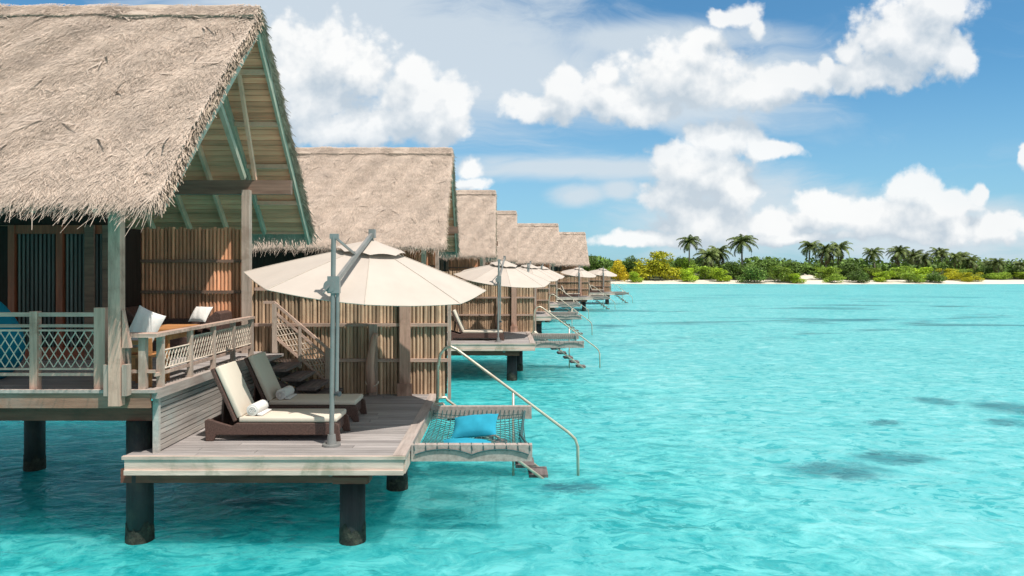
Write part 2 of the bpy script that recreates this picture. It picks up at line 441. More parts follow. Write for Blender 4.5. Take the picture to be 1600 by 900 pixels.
class MB:
    def __init__(self):
        self.v, self.f, self.t = [], [], []

    def add(self, vs, fs, tone=0.5):
        o = len(self.v)
        self.v += [tuple(p) for p in vs]
        self.f += [tuple(i + o for i in q) for q in fs]
        self.t += [tone] * len(fs)

    def box(self, x0, x1, y0, y1, z0, z1, tone=None):
        tone = random.random() if tone is None else tone
        self.add([(x0, y0, z0), (x1, y0, z0), (x1, y1, z0), (x0, y1, z0), (x0, y0, z1), (x1, y0, z1), (x1, y1, z1), (x0, y1, z1)],
                 [(0, 3, 2, 1), (4, 5, 6, 7), (0, 1, 5, 4), (1, 2, 6, 5), (2, 3, 7, 6), (3, 0, 4, 7)], tone)

    def bar(self, a, b, w, h, up=(0, 0, 1), tone=None):
        """box-section bar from a to b; w across, h along up"""
        tone = random.random() if tone is None else tone
        a, b = Vector(a), Vector(b)
        d = (b - a).normalized()
        up = Vector(up)
        s = d.cross(up)
        if s.length < 1e-4:
            s = d.cross(Vector((0, 1, 0)))
        s.normalize()
        u = s.cross(d).normalized()
        vs = []
        for p in (a, b):
            for (i, j) in ((-1, -1), (1, -1), (1, 1), (-1, 1)):
                vs.append(p + s * (w / 2 * i) + u * (h / 2 * j))
        self.add(vs, [(0, 3, 2, 1), (4, 5, 6, 7), (0, 1, 5, 4), (1, 2, 6, 5), (2, 3, 7, 6), (3, 0, 4, 7)], tone)

    def tube(self, pts, r, n=8, tone=None, r2=None):
        tone = random.random() if tone is None else tone
        pts = [Vector(p) for p in pts]
        m = len(pts)
        prev = None
        vs = []
        for i, p in enumerate(pts):
            d = (pts[min(i + 1, m - 1)] - pts[max(i - 1, 0)]).normalized()
            if prev is None:
                ref = Vector((0, 0, 1)) if abs(d.z) < 0.9 else Vector((1, 0, 0))
                s = d.cross(ref).normalized()
            else:
                s = (prev - d * prev.dot(d)).normalized()
            prev = s
            u = s.cross(d)
            rr = r if r2 is None else r + (r2 - r) * i / (m - 1)
            for j in range(n):
                a = 2 * math.pi * j / n
                vs.append(p + s * (rr * math.cos(a)) + u * (rr * math.sin(a)))
        fs = []
        for i in range(m - 1):
            for j in range(n):
                a, b = i * n + j, i * n + (j + 1) % n
                fs.append((a, a + n, b + n, b))
        fs.append(tuple(range(n)))
        fs.append(tuple(reversed(range((m - 1) * n, m * n))))
        self.add(vs, fs, tone)

    def prism(self, prof, y0, y1, tone=0.5):
        """profile of (x, z) points extruded along y"""
        n = len(prof)
        vs = [(x, y0, z) for x, z in prof] + [(x, y1, z) for x, z in prof]
        fs = [(i, (i + 1) % n, n + (i + 1) % n, n + i) for i in range(n)]
        fs += [tuple(reversed(range(n))), tuple(range(n, 2 * n))]
        self.add(vs, fs, tone)

    def grid(self, fn, nu, nv, tone=0.5):
        vs = [fn(i / nu, j / nv) for j in range(nv + 1) for i in range(nu + 1)]
        w = nu + 1
        fs = [(j * w + i, j * w + i + 1, (j + 1) * w + i + 1, (j + 1) * w + i) for j in range(nv) for i in range(nu)]
        self.add(vs, fs, tone)

    def pillow(self, c, w, h, t, mtx=None, tone=0.5, pw=0.45, n=14):
        """stuffed cushion: w x h, thickness t, pinched edges"""
        c = Vector(c)
        mtx = mtx or Matrix.Identity(3)
        for sgn in (1, -1):
            def fn(u, v):
                a, b = 2 * u - 1, 2 * v - 1
                k = max(0.0, (1 - a * a) * (1 - b * b)) ** pw
                pull = 0.10
                x = a * w / 2 * (1 - pull * (1 - b * b) * abs(a) ** 3 * 0.6)
                y = b * h / 2 * (1 - pull * (1 - a * a) * abs(b) ** 3 * 0.6)
                z = sgn * t / 2 * k * (1 + 0.06 * math.sin(9 * a + 3 * b))
                return c + mtx @ Vector((x, y * sgn, z))
            self.grid(fn, n, n, tone)

    def build(self, name, material, parent=None, smooth=False, bevel=0.0):
        org = ORG.get(parent.name, Vector()) if parent else Vector()
        me = bpy.data.meshes.new(name)
        me.from_pydata([(x - org.x, y - org.y, z - org.z) for x, y, z in self.v], [], self.f)
        at = me.attributes.new('tone', 'FLOAT', 'FACE')
        at.data.foreach_set('value', np.array(self.t, dtype=np.float32))
        me.materials.append(material)
        if smooth:
            me.polygons.foreach_set('use_smooth', [True] * len(me.polygons))
        me.update()
        o = bpy.data.objects.new(name, me)
        COL.objects.link(o)
        if parent:
            o.parent = parent
            ORG[o.name] = org
        if bevel:
            b = o.modifiers.new('bevel', 'BEVEL')
            b.width = bevel
            b.segments = 2
            b.limit_method = 'ANGLE'
        return o


def np_mesh(name, verts, quads, tone, material, parent=None, smooth=False):
    """quick mesh from numpy arrays"""
    org = ORG.get(parent.name, Vector()) if parent else Vector()
    verts = np.asarray(verts, dtype=np.float32) - np.array(org, dtype=np.float32)
    me = bpy.data.meshes.new(name)
    me.vertices.add(len(verts))
    me.vertices.foreach_set('co', verts.ravel())
    n = len(quads)
    me.loops.add(n * 4)
    me.loops.foreach_set('vertex_index', np.asarray(quads, dtype=np.int32).ravel())
    me.polygons.add(n)
    me.polygons.foreach_set('loop_start', np.arange(0, n * 4, 4, dtype=np.int32))
    me.update(calc_edges=True)
    me.validate()
    at = me.attributes.new('tone', 'FLOAT', 'FACE')
    at.data.foreach_set('value', np.asarray(tone, dtype=np.float32))
    me.materials.append(material)
    o = bpy.data.objects.new(name, me)
    COL.objects.link(o)
    if parent:
        o.parent = parent
        ORG[o.name] = org
    return o


def thing(name, loc, label, cat, group=None):
    o = bpy.data.objects.new(name, None)
    COL.objects.link(o)
    o.location = loc
    o.empty_display_size = 0.2
    ORG[o.name] = Vector(loc)
    tag(o, label, cat, group)
    return o


def tag(o, label, cat, group=None):
    o['label'] = label
    o['category'] = cat
    if group:
        o['group'] = group
    elif 'group' in o:
        del o['group']
    return o


def own_origin(o, loc):
    """give a single-mesh thing its origin at its base"""
    loc = Vector(loc)
    o.data.transform(Matrix.Translation(-loc))
    o.location = loc
    return o


def copy_tree(o, parent=None):
    c = o.copy()
    COL.objects.link(c)
    if parent is not None:
        c.parent = parent
    for ch in list(o.children):
        copy_tree(ch, c)
    return c


def struct(o):
    o['kind'] = 'structure'
    return o


# ------------------------------------------------------------------ the setting: lagoon, seabed, island ground
def plane(name, size_x, y0, y1, z, material):
    b = MB()
    b.add([(-size_x, y0, z), (size_x, y0, z), (size_x, y1, z), (-size_x, y1, z)], [(0, 1, 2, 3)])
    return struct(b.build(name, material))


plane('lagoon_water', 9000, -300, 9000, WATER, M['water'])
plane('seabed', 9000, -300, 9000, WATER - 0.55, M['seabed'])


def shore(x):
    return 222 + 4.0 * math.sin(x * 0.035 + 0.6) + 2.0 * math.sin(x * 0.11) + max(0, x - 120) * 0.03


def ground_z(x, y):
    t = y - shore(x)
    if t < 0:
        return WATER + 0.12 * t
    return WATER + 0.085 * t if t < 12 else WATER + 1.02 + 0.03 * (t - 12)


b = MB()
b.grid(lambda u, v: (lambda x: (x, shore(x) - 4 + v * 30, ground_z(x, shore(x) - 4 + v * 30)))(-160 + u * 520), 260, 30)
struct(b.build('beach', M['sand'], smooth=True))
b = MB()
b.grid(lambda u, v: (lambda x: (x, shore(x) + 14 + v * 110, ground_z(x, shore(x) + 14 + v * 110) + 0.06))(-160 + u * 520), 130, 12)
struct(b.build('island_ground', M['soil'], smooth=True))

# ------------------------------------------------------------------ the first villa, in full
Z_UP, Z_LO = -1.60, -2.46               # veranda deck and sun deck, below eye level
GX_END, RX0 = -4.387, -14.2             # gable end and hidden end of the roof
RY, RZ = 12.7, 4.79                     # ridge
NEAR_H, NEAR_D, FAR_H, FAR_D = 4.2, 4.15, 3.75, 4.1
FY = 14.2                               # plane of the bamboo wall and fence


def slope_pt(side, s, x, lift=0.0):
    if side == 0:
        nrm = Vector((0, -NEAR_D, NEAR_H)).normalized()
        p = Vector((x, RY - s * NEAR_H, RZ - s * NEAR_D))
    else:
        nrm = Vector((0, FAR_D, FAR_H)).normalized()
        p = Vector((x, RY + s * FAR_H, RZ - s * FAR_D))
    return p + nrm * lift


def straw(n, side, smin, smax, xmin, xmax, lmin, lmax, wmin, wmax, yaw, lift0, lift1, tone=(0, 1), power=1.0):
    """n straw blades laid down one roof slope; returns verts, quads, tones"""
    h, d = (NEAR_H, NEAR_D) if side == 0 else (FAR_H, FAR_D)
    L = math.hypot(h, d)
    sg = -1 if side == 0 else 1
    down = np.array([0, sg * h / L, -d / L])
    nrm = np.array([0, sg * d / L, h / L])
    ex = np.array([1.0, 0, 0])
    s = smin + (smax - smin) * rng.random(n) ** power
    x = xmin + (xmax - xmin) * rng.random(n)
    lx = (x - RX0) / (GX_END - RX0) * 10
    lmp = 0.028 * np.sin(lx * 2.1 + side) * np.sin(s * 9 + lx) + 0.02 * np.sin(lx * 5.3 + s * 17 + side)
    base = np.stack([x, RY + sg * s * h, RZ - s * d], 1) + nrm * lift0 + nrm[None] * lmp[:, None]
    ang = rng.normal(0, yaw, n)
    dr = down[None] * np.cos(ang)[:, None] + ex[None] * np.sin(ang)[:, None]
    sd = -down[None] * np.sin(ang)[:, None] + ex[None] * np.cos(ang)[:, None]
    ln = lmin + (lmax - lmin) * rng.random(n)
    w = wmin + (wmax - wmin) * rng.random(n)
    lf = lift1 * rng.random(n)
    tip = base + dr * ln[:, None] + nrm * lf[:, None]
    sdw = sd * (w / 2)[:, None]
    v = np.stack([base - sdw, base + sdw, tip + sdw * 0.35, tip - sdw * 0.35], 1).reshape(-1, 3)
    q = np.arange(n * 4).reshape(-1, 4)
    t = tone[0] + (tone[1] - tone[0]) * rng.random(n)
    return v, q, t


def merge(parts):
    vs, qs, ts, o = [], [], [], 0
    for v, q, t in parts:
        vs.append(v); qs.append(q + o); ts.append(t)
        o += len(v)
    return np.concatenate(vs), np.concatenate(qs), np.concatenate(ts)


def mb_arrays(b):
    return np.array([tuple(p) for p in b.v], dtype=np.float32), np.array(b.f), np.array(b.t)


def growth(x, y, parent):
    """crust of weed and barnacles round a pile at the waterline"""
    b = MB()
    ph = random.uniform(0, 6)

    def fn(u, v):
        a = -2 * math.pi * u
        top = 0.22 + 0.05 * math.sin(3 * a + ph) + 0.03 * math.sin(7 * a + 2 * ph) + 0.02 * math.sin(23 * a)
        r = 0.181 + (0.016 + 0.014 * math.sin(11 * a + 9 * v + ph) * math.sin(17 * v + 5 * a)) * (1 - v)
        return (x + r * math.cos(a), y + r * math.sin(a), WATER - 0.5 + v * (0.5 + top))
    b.grid(fn, 40, 14)
    b.build('waterline_growth', M['weed'], parent, True)


def lump(x, s, k):
    return 0.028 * math.sin(x * 2.1 + k) * math.sin(s * 9 + x) + 0.02 * math.sin(x * 5.3 + s * 17 + k)


def make_villa():
    root = thing('overwater_villa', (-8.0, 12.0, WATER), '', 'villa', 'thatched overwater villas in a row')
    # --- roof
    slab = MB()
    TH, TE, CUT = 0.24, 0.09, 0.915
    for side in (0, 1):
        nx, ns = 60, 26
        slab.grid(lambda u, v: slope_pt(side, v * CUT, RX0 + (GX_END - RX0) * u, lump(u * 10, v * CUT, side) - 0.02), nx, ns, 0.45)
        slab.grid(lambda u, v: slope_pt(side, v * (CUT - 0.01), RX0 + (GX_END - RX0 - 0.01) * u, -TH + (TH - TE) * v ** 3), 4, 12, 0.1)
        for xx in (RX0, GX_END):
            slab.grid(lambda u, v: slope_pt(side, v * (CUT - 0.01 * u), xx + 0.012 * math.sin(40 * v), (lump((xx - RX0) / (GX_END - RX0) * 10, v * CUT, side) - 0.02) * (1 - u) - (TH - (TH - TE) * v ** 3) * u), 2, ns, 0.3)
        slab.grid(lambda u, v: slope_pt(side, CUT - 0.01 * v, RX0 + (GX_END - RX0) * u, (lump(u * 10, CUT, side) - 0.02) * (1 - v) - TE * v), nx, 1, 0.2)
    P = [mb_arrays(slab)]
    P.append(straw(100000, 0, 0.0, 0.915, -9.6, GX_END, 0.07, 0.2, 0.006, 0.014, 0.28, 0.0, 0.018))
    P.append(straw(20000, 0, 0.0, 0.915, RX0, -9.6, 0.10, 0.28, 0.012, 0.026, 0.38, 0.0, 0.03))
    for row in range(1, 13):
        P.append(straw(1000, 0, row * 0.072 - 0.03, row * 0.072 + 0.02, RX0, GX_END, 0.06, 0.15, 0.007, 0.016, 0.35, 0.008, 0.034))
    P.append(straw(150, 0, 0.05, 0.9, RX0, GX_END, 0.18, 0.4, 0.02, 0.05, 0.9, 0.02, 0.13, (0, 0.4)))
    P.append(straw(2000, 0, 0.1, 0.92, RX0, GX_END, 0.10, 0.24, 0.009, 0.022, 0.6, 0.0, 0.05))
    P.append(straw(9000, 0, 0.875, 0.925, RX0, GX_END + .02, 0.12, 0.40, 0.006, 0.013, 0.28, -0.02, 0.04, (0.1, 1)))
    P.append(straw(5000, 0, 0.78, 0.92, RX0, GX_END + .02, 0.12, 0.28, 0.007, 0.015, 0.4, 0.0, 0.04, (0.1, 1)))
    P.append(straw(6500, 0, 0.865, 0.915, RX0, GX_END + .02, 0.18, 0.46, 0.006, 0.014, 0.3, -0.10, 0.0, (0.0, 0.7)))
    P.append(straw(420, 0, 0.88, 0.915, RX0, GX_END + .02, 0.4, 0.72, 0.007, 0.016, 0.3, -0.08, 0.0, (0.0, 0.8)))
    P.append(straw(14000, 1, 0.0, 0.955, RX0, GX_END, 0.12, 0.3, 0.012, 0.028, 0.4, 0.0, 0.035))
    P.append(straw(2600, 1, 0.90, 0.945, RX0, GX_END + .02, 0.2, 0.45, 0.014, 0.034, 0.3, -0.1, 0.03, (0.0, 0.6)))
    roof = np_mesh('thatched_roof', *merge(P), M['thatch'], root)
    # shaggy gable verge
    E = []
    for side in (0, 1):
        for lo in (-0.2, -0.13, -0.06, 0.0):
            E.append(straw(1500, side, 0.0, 0.92, GX_END - 0.05, GX_END + 0.03, 0.08, 0.2, 0.010, 0.022, 0.25, lo, 0.02, (0.2, 1)))
    np_mesh('verge', *merge(E), M['thatch'] , roof)
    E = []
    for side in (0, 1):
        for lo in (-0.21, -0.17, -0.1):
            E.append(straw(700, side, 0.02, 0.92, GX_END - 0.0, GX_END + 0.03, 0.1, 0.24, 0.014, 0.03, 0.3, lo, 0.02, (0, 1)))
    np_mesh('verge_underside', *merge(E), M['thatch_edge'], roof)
    # ridge cap
    cap = MB()
    for side in (0, 1):
        cap.grid(lambda u, v: slope_pt(side, v * 0.075, RX0 - 0.02 + (GX_END + .04 - RX0) * u, 0.04 + lump(u * 10, v, 3) * 0.6 - 0.025 - (0.02 if v > 0.9 else 0)), 60, 4, 0.3)
        cap.grid(lambda u, v: slope_pt(side, 0.075 - v * .003, RX0 - 0.02 + (GX_END + .04 - RX0) * u, 0.05 * (1 - v)), 60, 1, 0.1)
    cp = [mb_arrays(cap)]
    for side in (0, 1):
        cp.append(straw(9000, side, 0.0, 0.07, RX0, GX_END + 0.03, 0.06, 0.15, 0.007, 0.016, 0.5, 0.042, 0.025))
    np_mesh('ridge_cap', *merge(cp), M['thatch'], roof)
    # barge boards
    for side in (0, 1):
        bb = MB()
        bb.bar(slope_pt(side, 0.015, GX_END - 0.035, -0.30), slope_pt(side, 0.89 if side == 0 else 0.96, GX_END - 0.035, -0.28), 0.05, 0.15, (0, 0, 1) , 0.5)
        bb.build('barge_board', M['green'], roof)
    # --- ceiling planks, one mesh per slope, and rafters
    for side in (0, 1):
        c = MB()
        n = 40
        for i in range(n):
            s0, s1 = i / n * 0.90, (i + 0.94) / n * 0.90
            a, bq = slope_pt(side, s0, 0, -0.265), slope_pt(side, s1, 0, -0.265)
            mid = (a + bq) / 2
            c.bar((RX0, mid.y, mid.z), (GX_END - 0.07, mid.y, mid.z), (bq - a).length, 0.02, slope_pt(side, 0, 0, 1) - slope_pt(side, 0, 0, 0))
        ce = c.build('ceiling', M['ceiling'], root)
        x = GX_END - 0.95
        i = 0
        while x > RX0 + 0.3:
            r = MB()
            r.bar(slope_pt(side, 0.02, x, -0.35), slope_pt(side, 0.895, x, -0.35), 0.06, 0.14, (0, 0, 1), 0.5)
            r.build('rafter', M['green'] if i % 4 == 0 else M['rafter'], ce)
            x -= 0.82
            i += 1
        for s in (0.2, 0.40, 0.58, 0.75):
            r = MB()
            p = slope_pt(side, s, 0, -0.325)
            r.bar((GX_END - 0.92, p.y, p.z), (GX_END - 0.06, p.y, p.z), 0.06, 0.09, (0, 0, 1), 0.4)
            r.build('outrigger', M['rafter'], ce)
        e = MB()
        p = slope_pt(side, 0.885 if side == 0 else 0.905, 0, -0.22)
        e.bar((RX0, p.y, p.z), (GX_END - 0.07, p.y, p.z), 0.03, 0.15, (0, 0, 1), 0.5)
        e.build('eave_board', M['rafter'], root)
    # --- posts, tie beam, struts
    t = MB()
    t.box(-13.5, -4.22, FY - 0.17, FY - 0.05, 1.55, 1.83, 0.5)
    t.build('tie_beam', M['tiebeam'], root)
    q = MB()
    q.box(-5.14, -4.99, FY - 0.33, FY - 0.175, Z_UP, 1.62, 0.5)
    q.build('post', M['grey_wood'], root)
    for (x, dy) in ((-5.07, 0), ):
        s_ = MB()
        s_.bar((-5.07, FY - 0.40, 1.84), (-5.07, FY - 2.1, 3.5), 0.08, 0.11, (0, 0, 1), 0.5)
        s_.build('strut', M['green'], root)
        s_ = MB()
        s_.bar((-4.94, FY - 0.12, 1.84), (-4.94, 13.15, 3.85), 0.06, 0.09, (0, 0, 1), 0.5)
        s_.build('strut', M['rafter'], root)
    q = MB()
    q.box(-5.165, -5.01, 9.22, 9.35, -1.76, 0.95, 0.5)
    pn = q.build('post', M['post'], root)
    for cx in (-5.205, -4.965):
        q = MB()
        q.box(cx - 0.033, cx + 0.033, 9.24, 9.355, Z_UP - 0.03, -1.22, None)
        q.build('cleat', M['grey_wood'], pn)
    q = MB()
    q.prism([(-4.998, -1.0), (-4.90, -1.0), (-4.998, -0.5)], 9.25, 9.33, 0.5)
    q.build('brace', M['post'], pn)
    # --- bamboo wall at the back of the veranda
    w = MB()
    x = -13.4
    while x < -5.2:
        w.tube([(x, FY, Z_UP), (x, FY, 0.86 + random.random() * 0.05)], 0.036 * (0.85 + 0.3 * random.random()), 8)
        x += 0.076
    w.box(-13.5, -5.14, FY + 0.03, FY + 0.06, Z_UP, 0.84, 0.1)
    wl = w.build('bamboo_wall', M['bamboo_wall'], root)
    for z in (0.22, -0.40, -1.05):
        rl = MB()
        rl.box(-13.4, -5.16, FY - 0.09, FY - 0.037, z - 0.03, z + 0.03, 0.6)
        rl.build('wall_rail', M['tiebeam'], wl)
    # --- front wall of the bedroom with door frames and screens
    DY = 12.9
    fr = MB()
    fr.box(-13.6, -9.05, DY + 0.10, DY + 0.16, Z_UP, 0.85, 0.1)
    fr.box(-7.32, -7.26, DY + .06, FY - .06, Z_UP, 0.85, 0.3)
    fr.box(-13.6, -7.3, DY + .04, DY + 0.16, 0.86, 1.2, 0.2)
    fr.build('bedroom_wall', M['dark_wood'], root)
    for (x0, x1) in ((-8.93, -8.17), (-8.05, -7.32)):
        dr = MB()
        dr.box(x0 - 0.12, x0, DY - 0.02, DY + 0.08, Z_UP, 0.86, 0.5)
        dr.box(x0, x1, DY, DY + 0.06, Z_UP, Z_UP + 0.22, 0.5)
        dr.box(x0, x1, DY, DY + 0.06, 0.70, 0.86, 0.5)
        do = dr.build('door', M['redwood'], root)
        sc = MB()
        x = x0 + 0.05
        while x < x1 - 0.02:
            sc.tube([(x, DY + 0.05, Z_UP + 0.2), (x, DY + 0.05, 0.72)], 0.026, 6)
            x += 0.078
        sc.box(x0, x1, DY + 0.08, DY + 0.10, Z_UP + 0.2, 0.72, 0.0)
        sc.build('bamboo_screen', M['screen'], do)
    jb = MB()
    jb.box(-7.32, -7.14, DY - 0.02, DY + 0.05, Z_UP, 0.86, 0.6)
    jb.box(-7.62, -7.45, DY - 0.07, DY - 0.02, Z_UP, 0.86, 0.3)
    jb.build('door_jamb', M['tiebeam'], root)
    # --- veranda deck
    d = MB()
    y = 9.43
    while y < FY + 0.1:
        d.box(-13.6, -4.72, y, y + 0.132, Z_UP - 0.04, Z_UP)
        y += 0.14
    d.box(-13.6, -4.75, 9.45, FY + .08, Z_UP - 0.10, Z_UP - 0.045, 0.0)
    vd = d.build('veranda_deck', M['deck'], root)
    f = MB()
    f.box(-13.6, -4.70, 9.385, 9.43, Z_UP - 0.215, Z_UP - 0.015, 0.5)
    f.build('fascia', M['brownfascia'], vd)
    f = MB()
    f.box(-13.6, -4.62, 9.36, 9.43, Z_UP - 0.012, Z_UP + 0.03, 0.6)
    f.box(-4.72, -4.62, 9.43, 13.2, Z_UP - 0.10, Z_UP + 0.03, 0.5)
    f.build('edge_board', M['trim'], vd)
    sk = MB()
    z = Z_UP - 0.12
    i = 0
    while z > Z_LO + 0.05:
        sk.box(-4.735, -4.69 + random.uniform(-.004, .004), 9.60, 13.3, z - 0.062, z)
        z -= 0.0735
    sk.box(-4.76, -4.74, 9.6, 13.2, Z_LO, Z_UP - 0.1, 0.0)
    sk.box(-4.74, -4.66, 9.54, 9.60, Z_LO, Z_UP - 0.1, 0.8)
    sk.build('skirt_panel', M['slat'], vd)
    g = MB()
    for y in (9.75, 13.4):
        g = MB()
        g.box(-13.6, -4.85, y, y + 0.2, Z_UP - 0.46, Z_UP - 0.22, 0.5)
        g.build('floor_beam', M['beam'], root)
    for (x, y) in ((-5.07, 9.85), (-8.9, 13.4), (-9.0, 9.85), (-12.8, 9.85), (-12.8, 13.4)):
        p = MB()
        p.tube([(x, y, Z_UP - 0.46), (x, y, WATER - 0.6)], 0.175, 18, 0.5)
        pb = p.build('pile', M['pile'], root, True)
        growth(x, y, pb)
    # --- railings
    rt = MB()
    rt.box(-13.5, -5.42, 9.47, 9.53, -0.60, -0.545, 0.7)
    rt.box(-13.5, -5.42, 9.48, 9.52, -0.745, -0.705, 0.4)
    rt.box(-13.5, -5.42, 9.48, 9.52, -1.40, -1.36, 0.5)
    rt.box(-13.5, -5.42, 9.485, 9.515, -1.32, -1.295, 0.9)
    rt.box(-13.5, -5.42, 9.485, 9.515, -0.80, -0.775, 0.9)
    fr = rt.build('railing', M['rail'], root)
    x = -5.41
    first = True
    while x > -13.4:
        p = MB()
        w_ = 0.075 if first else 0.05
        p.box(x - w_, x + w_, 9.45, 9.55, Z_UP, -0.53 if not first else -0.48, 0.4)
        p.build('railing_post', M['post'], fr)
        nt = MB()
        net_panel(nt, (x - 0.88, 9.5, -1.29), (x - 0.06, 9.5, -1.29), 0.50, 7)
        nt.build('rope_net', M['rope'], fr)
        x -= 0.89
        first = False
    st = MB()
    st.box(-4.74, -4.62, 9.45, 13.16, -0.87, -0.825, 0.5)
    st.box(-5.12, -4.60, 9.36, 9.62, -0.873, -0.823, 0.6)
    st.box(-4.705, -4.665, 9.5, 13.1, -1.41, -1.365, 0.5)
    st.box(-5.1, -4.68, 9.47, 9.51, -1.36, -1.32, 0.5)
    sr = st.build('railing', M['rail'], root)
    for (x, y, w_) in ((-5.06, 9.47, .045), (-4.83, 9.47, .045), (-4.68, 9.64, 0.04), (-4.68, 10.55, 0.035), (-4.68, 11.39, 0.035), (-4.68, 12.22, 0.035), (-4.68, 13.1, 0.04)):
        p = MB()
        p.box(x - w_, x + w_, y - w_, y + w_, Z_UP + .03, -0.872, None)
        p.build('railing_post', M['grey_wood'], sr)
    ys = (9.68, 10.55, 11.39, 12.22, 13.06)
    for i in range(4):
        nt = MB()
        hh = 0.25 if i == 0 else 0.36
        net_panel(nt, (-4.68, ys[i], -1.33), (-4.68, ys[i + 1], -1.33), hh, 9)
        nt.tube([(-4.68, ys[i], -1.33), (-4.68, ys[i + 1], -1.33)], 0.014, 5, 0.6)
        nt.tube([(-4.68, ys[i], -1.33 + hh), (-4.68, ys[i + 1], -1.33 + hh)], 0.014, 5, 0.6)
        nt.build('rope_net', M['rope'], sr)
    return root


def net_panel(b, a, c, h, n, r=0.0075, hz=None):
    """diamond rope lattice between a and c (bottom corners), height h"""
    a, c = Vector(a), Vector(c)
    L = (c - a)
    up = Vector((0, 0, h)) if hz is None else Vector(hz)
    step = 1.0 / n
    slope = 2.4 * step * (up.length / 0.5) * (0.82 / L.length) * (7 / n) ** 0 if True else 0
    slope = up.length / L.length * 0.62
    for sgn in (1, -1):
        t = -1.0
        while t < 2.0:
            t0, t1 = t, t + sgn * slope
            # clip to 0..1
            lo, hi = 0.0, 1.0
            if abs(t1 - t0) > 1e-6:
                k0, k1 = (0 - t0) / (t1 - t0), (1 - t0) / (t1 - t0)
                lo, hi = max(lo, min(k0, k1)), min(hi, max(k0, k1))
            if hi - lo > 0.02:
                p = a + L * (t0 + (t1 - t0) * lo) + up * lo
                q = a + L * (t0 + (t1 - t0) * hi) + up * hi
                b.tube([p, q], r, 4, random.random())
            t += step


def make_deck():
    root = thing('sun_deck', (-3.2, 11.8, WATER), '', 'deck', 'timber sun decks beside the villas')
    d = MB()
    y = 9.43
    while y < FY + 0.2:
        x = -5.06 if y < 9.6 else (-5.06 if y < 9.56 else -4.68)
        x0 = -5.06 if y < 9.95 else -4.95
        cut = random.uniform(-4.2, -2.0)
        d.box(x0, cut - 0.004, y, y + 0.133, Z_LO - 0.04, Z_LO)
        d.box(cut + 0.004, -1.47, y, y + 0.133, Z_LO - 0.04, Z_LO)
        y += 0.142
    d.box(-4.9, -1.5, 9.46, FY + .15, Z_LO - 0.12, Z_LO - 0.045, 0.0)
    db = d.build('deck_boards', M['deck'], root)
    e = MB()
    e.box(-1.465, -1.29, 9.40, FY + 0.25, Z_LO - 0.045, Z_LO + 0.012, 0.5)
    e.build('edge_board', M['trim'], db)
    f = MB()
    f.box(-5.04, -1.32, 9.385, 9.428, Z_LO - 0.245, Z_LO - 0.045, 0.5)
    f.box(-5.07, -1.29, 9.37, 9.425, Z_LO - 0.04, Z_LO + 0.004, 0.3)
    f.box(-5.04, -1.32, 9.365, 9.384, Z_LO - 0.245, Z_LO - 0.18, 0.9)
    f.box(-1.33, -1.30, 9.43, FY + 0.2, Z_LO - 0.24, Z_LO - 0.05, 0.5)
    f.build('fascia', M['fascia'], root)
    g = MB()
    g.box(-5.25, -1.83, 9.68, 9.90, Z_LO - 0.44, Z_LO - 0.25, 0.5)
    fb = g.build('floor_beam', M['beam'], root)
    g = MB()
    g.box(-5.0, -1.5, 12.1, 12.3, Z_LO - 0.44, Z_LO - 0.25, 0.4)
    g.build('floor_beam', M['beam'], root)
    l = MB()
    l.tube([(-2.36, 9.66, Z_LO - 0.30), (-2.36, 9.68, Z_LO - 0.30)], 0.045, 14, 0.5)
    l.build('deck_light', M['metal'], fb)
    for (x, y) in ((-2.09, 9.82), (-1.82, 12.2)):
        p = MB()
        p.tube([(x, y, Z_LO - (0.45 if x > -4 else 0.26)), (x, y, WATER - 0.6)], 0.176, 18, 0.5)
        pb = p.build('pile', M['pile'], root, True)
        growth(x, y, pb)
        if x > -4:
            h = MB()
            h.box(x - 0.24, x + 0.24, y - 0.16, y + 0.16, Z_LO - 0.45, Z_LO - 0.36, .5)
            h.build('pile_cap', M['beam'], root)
    return root


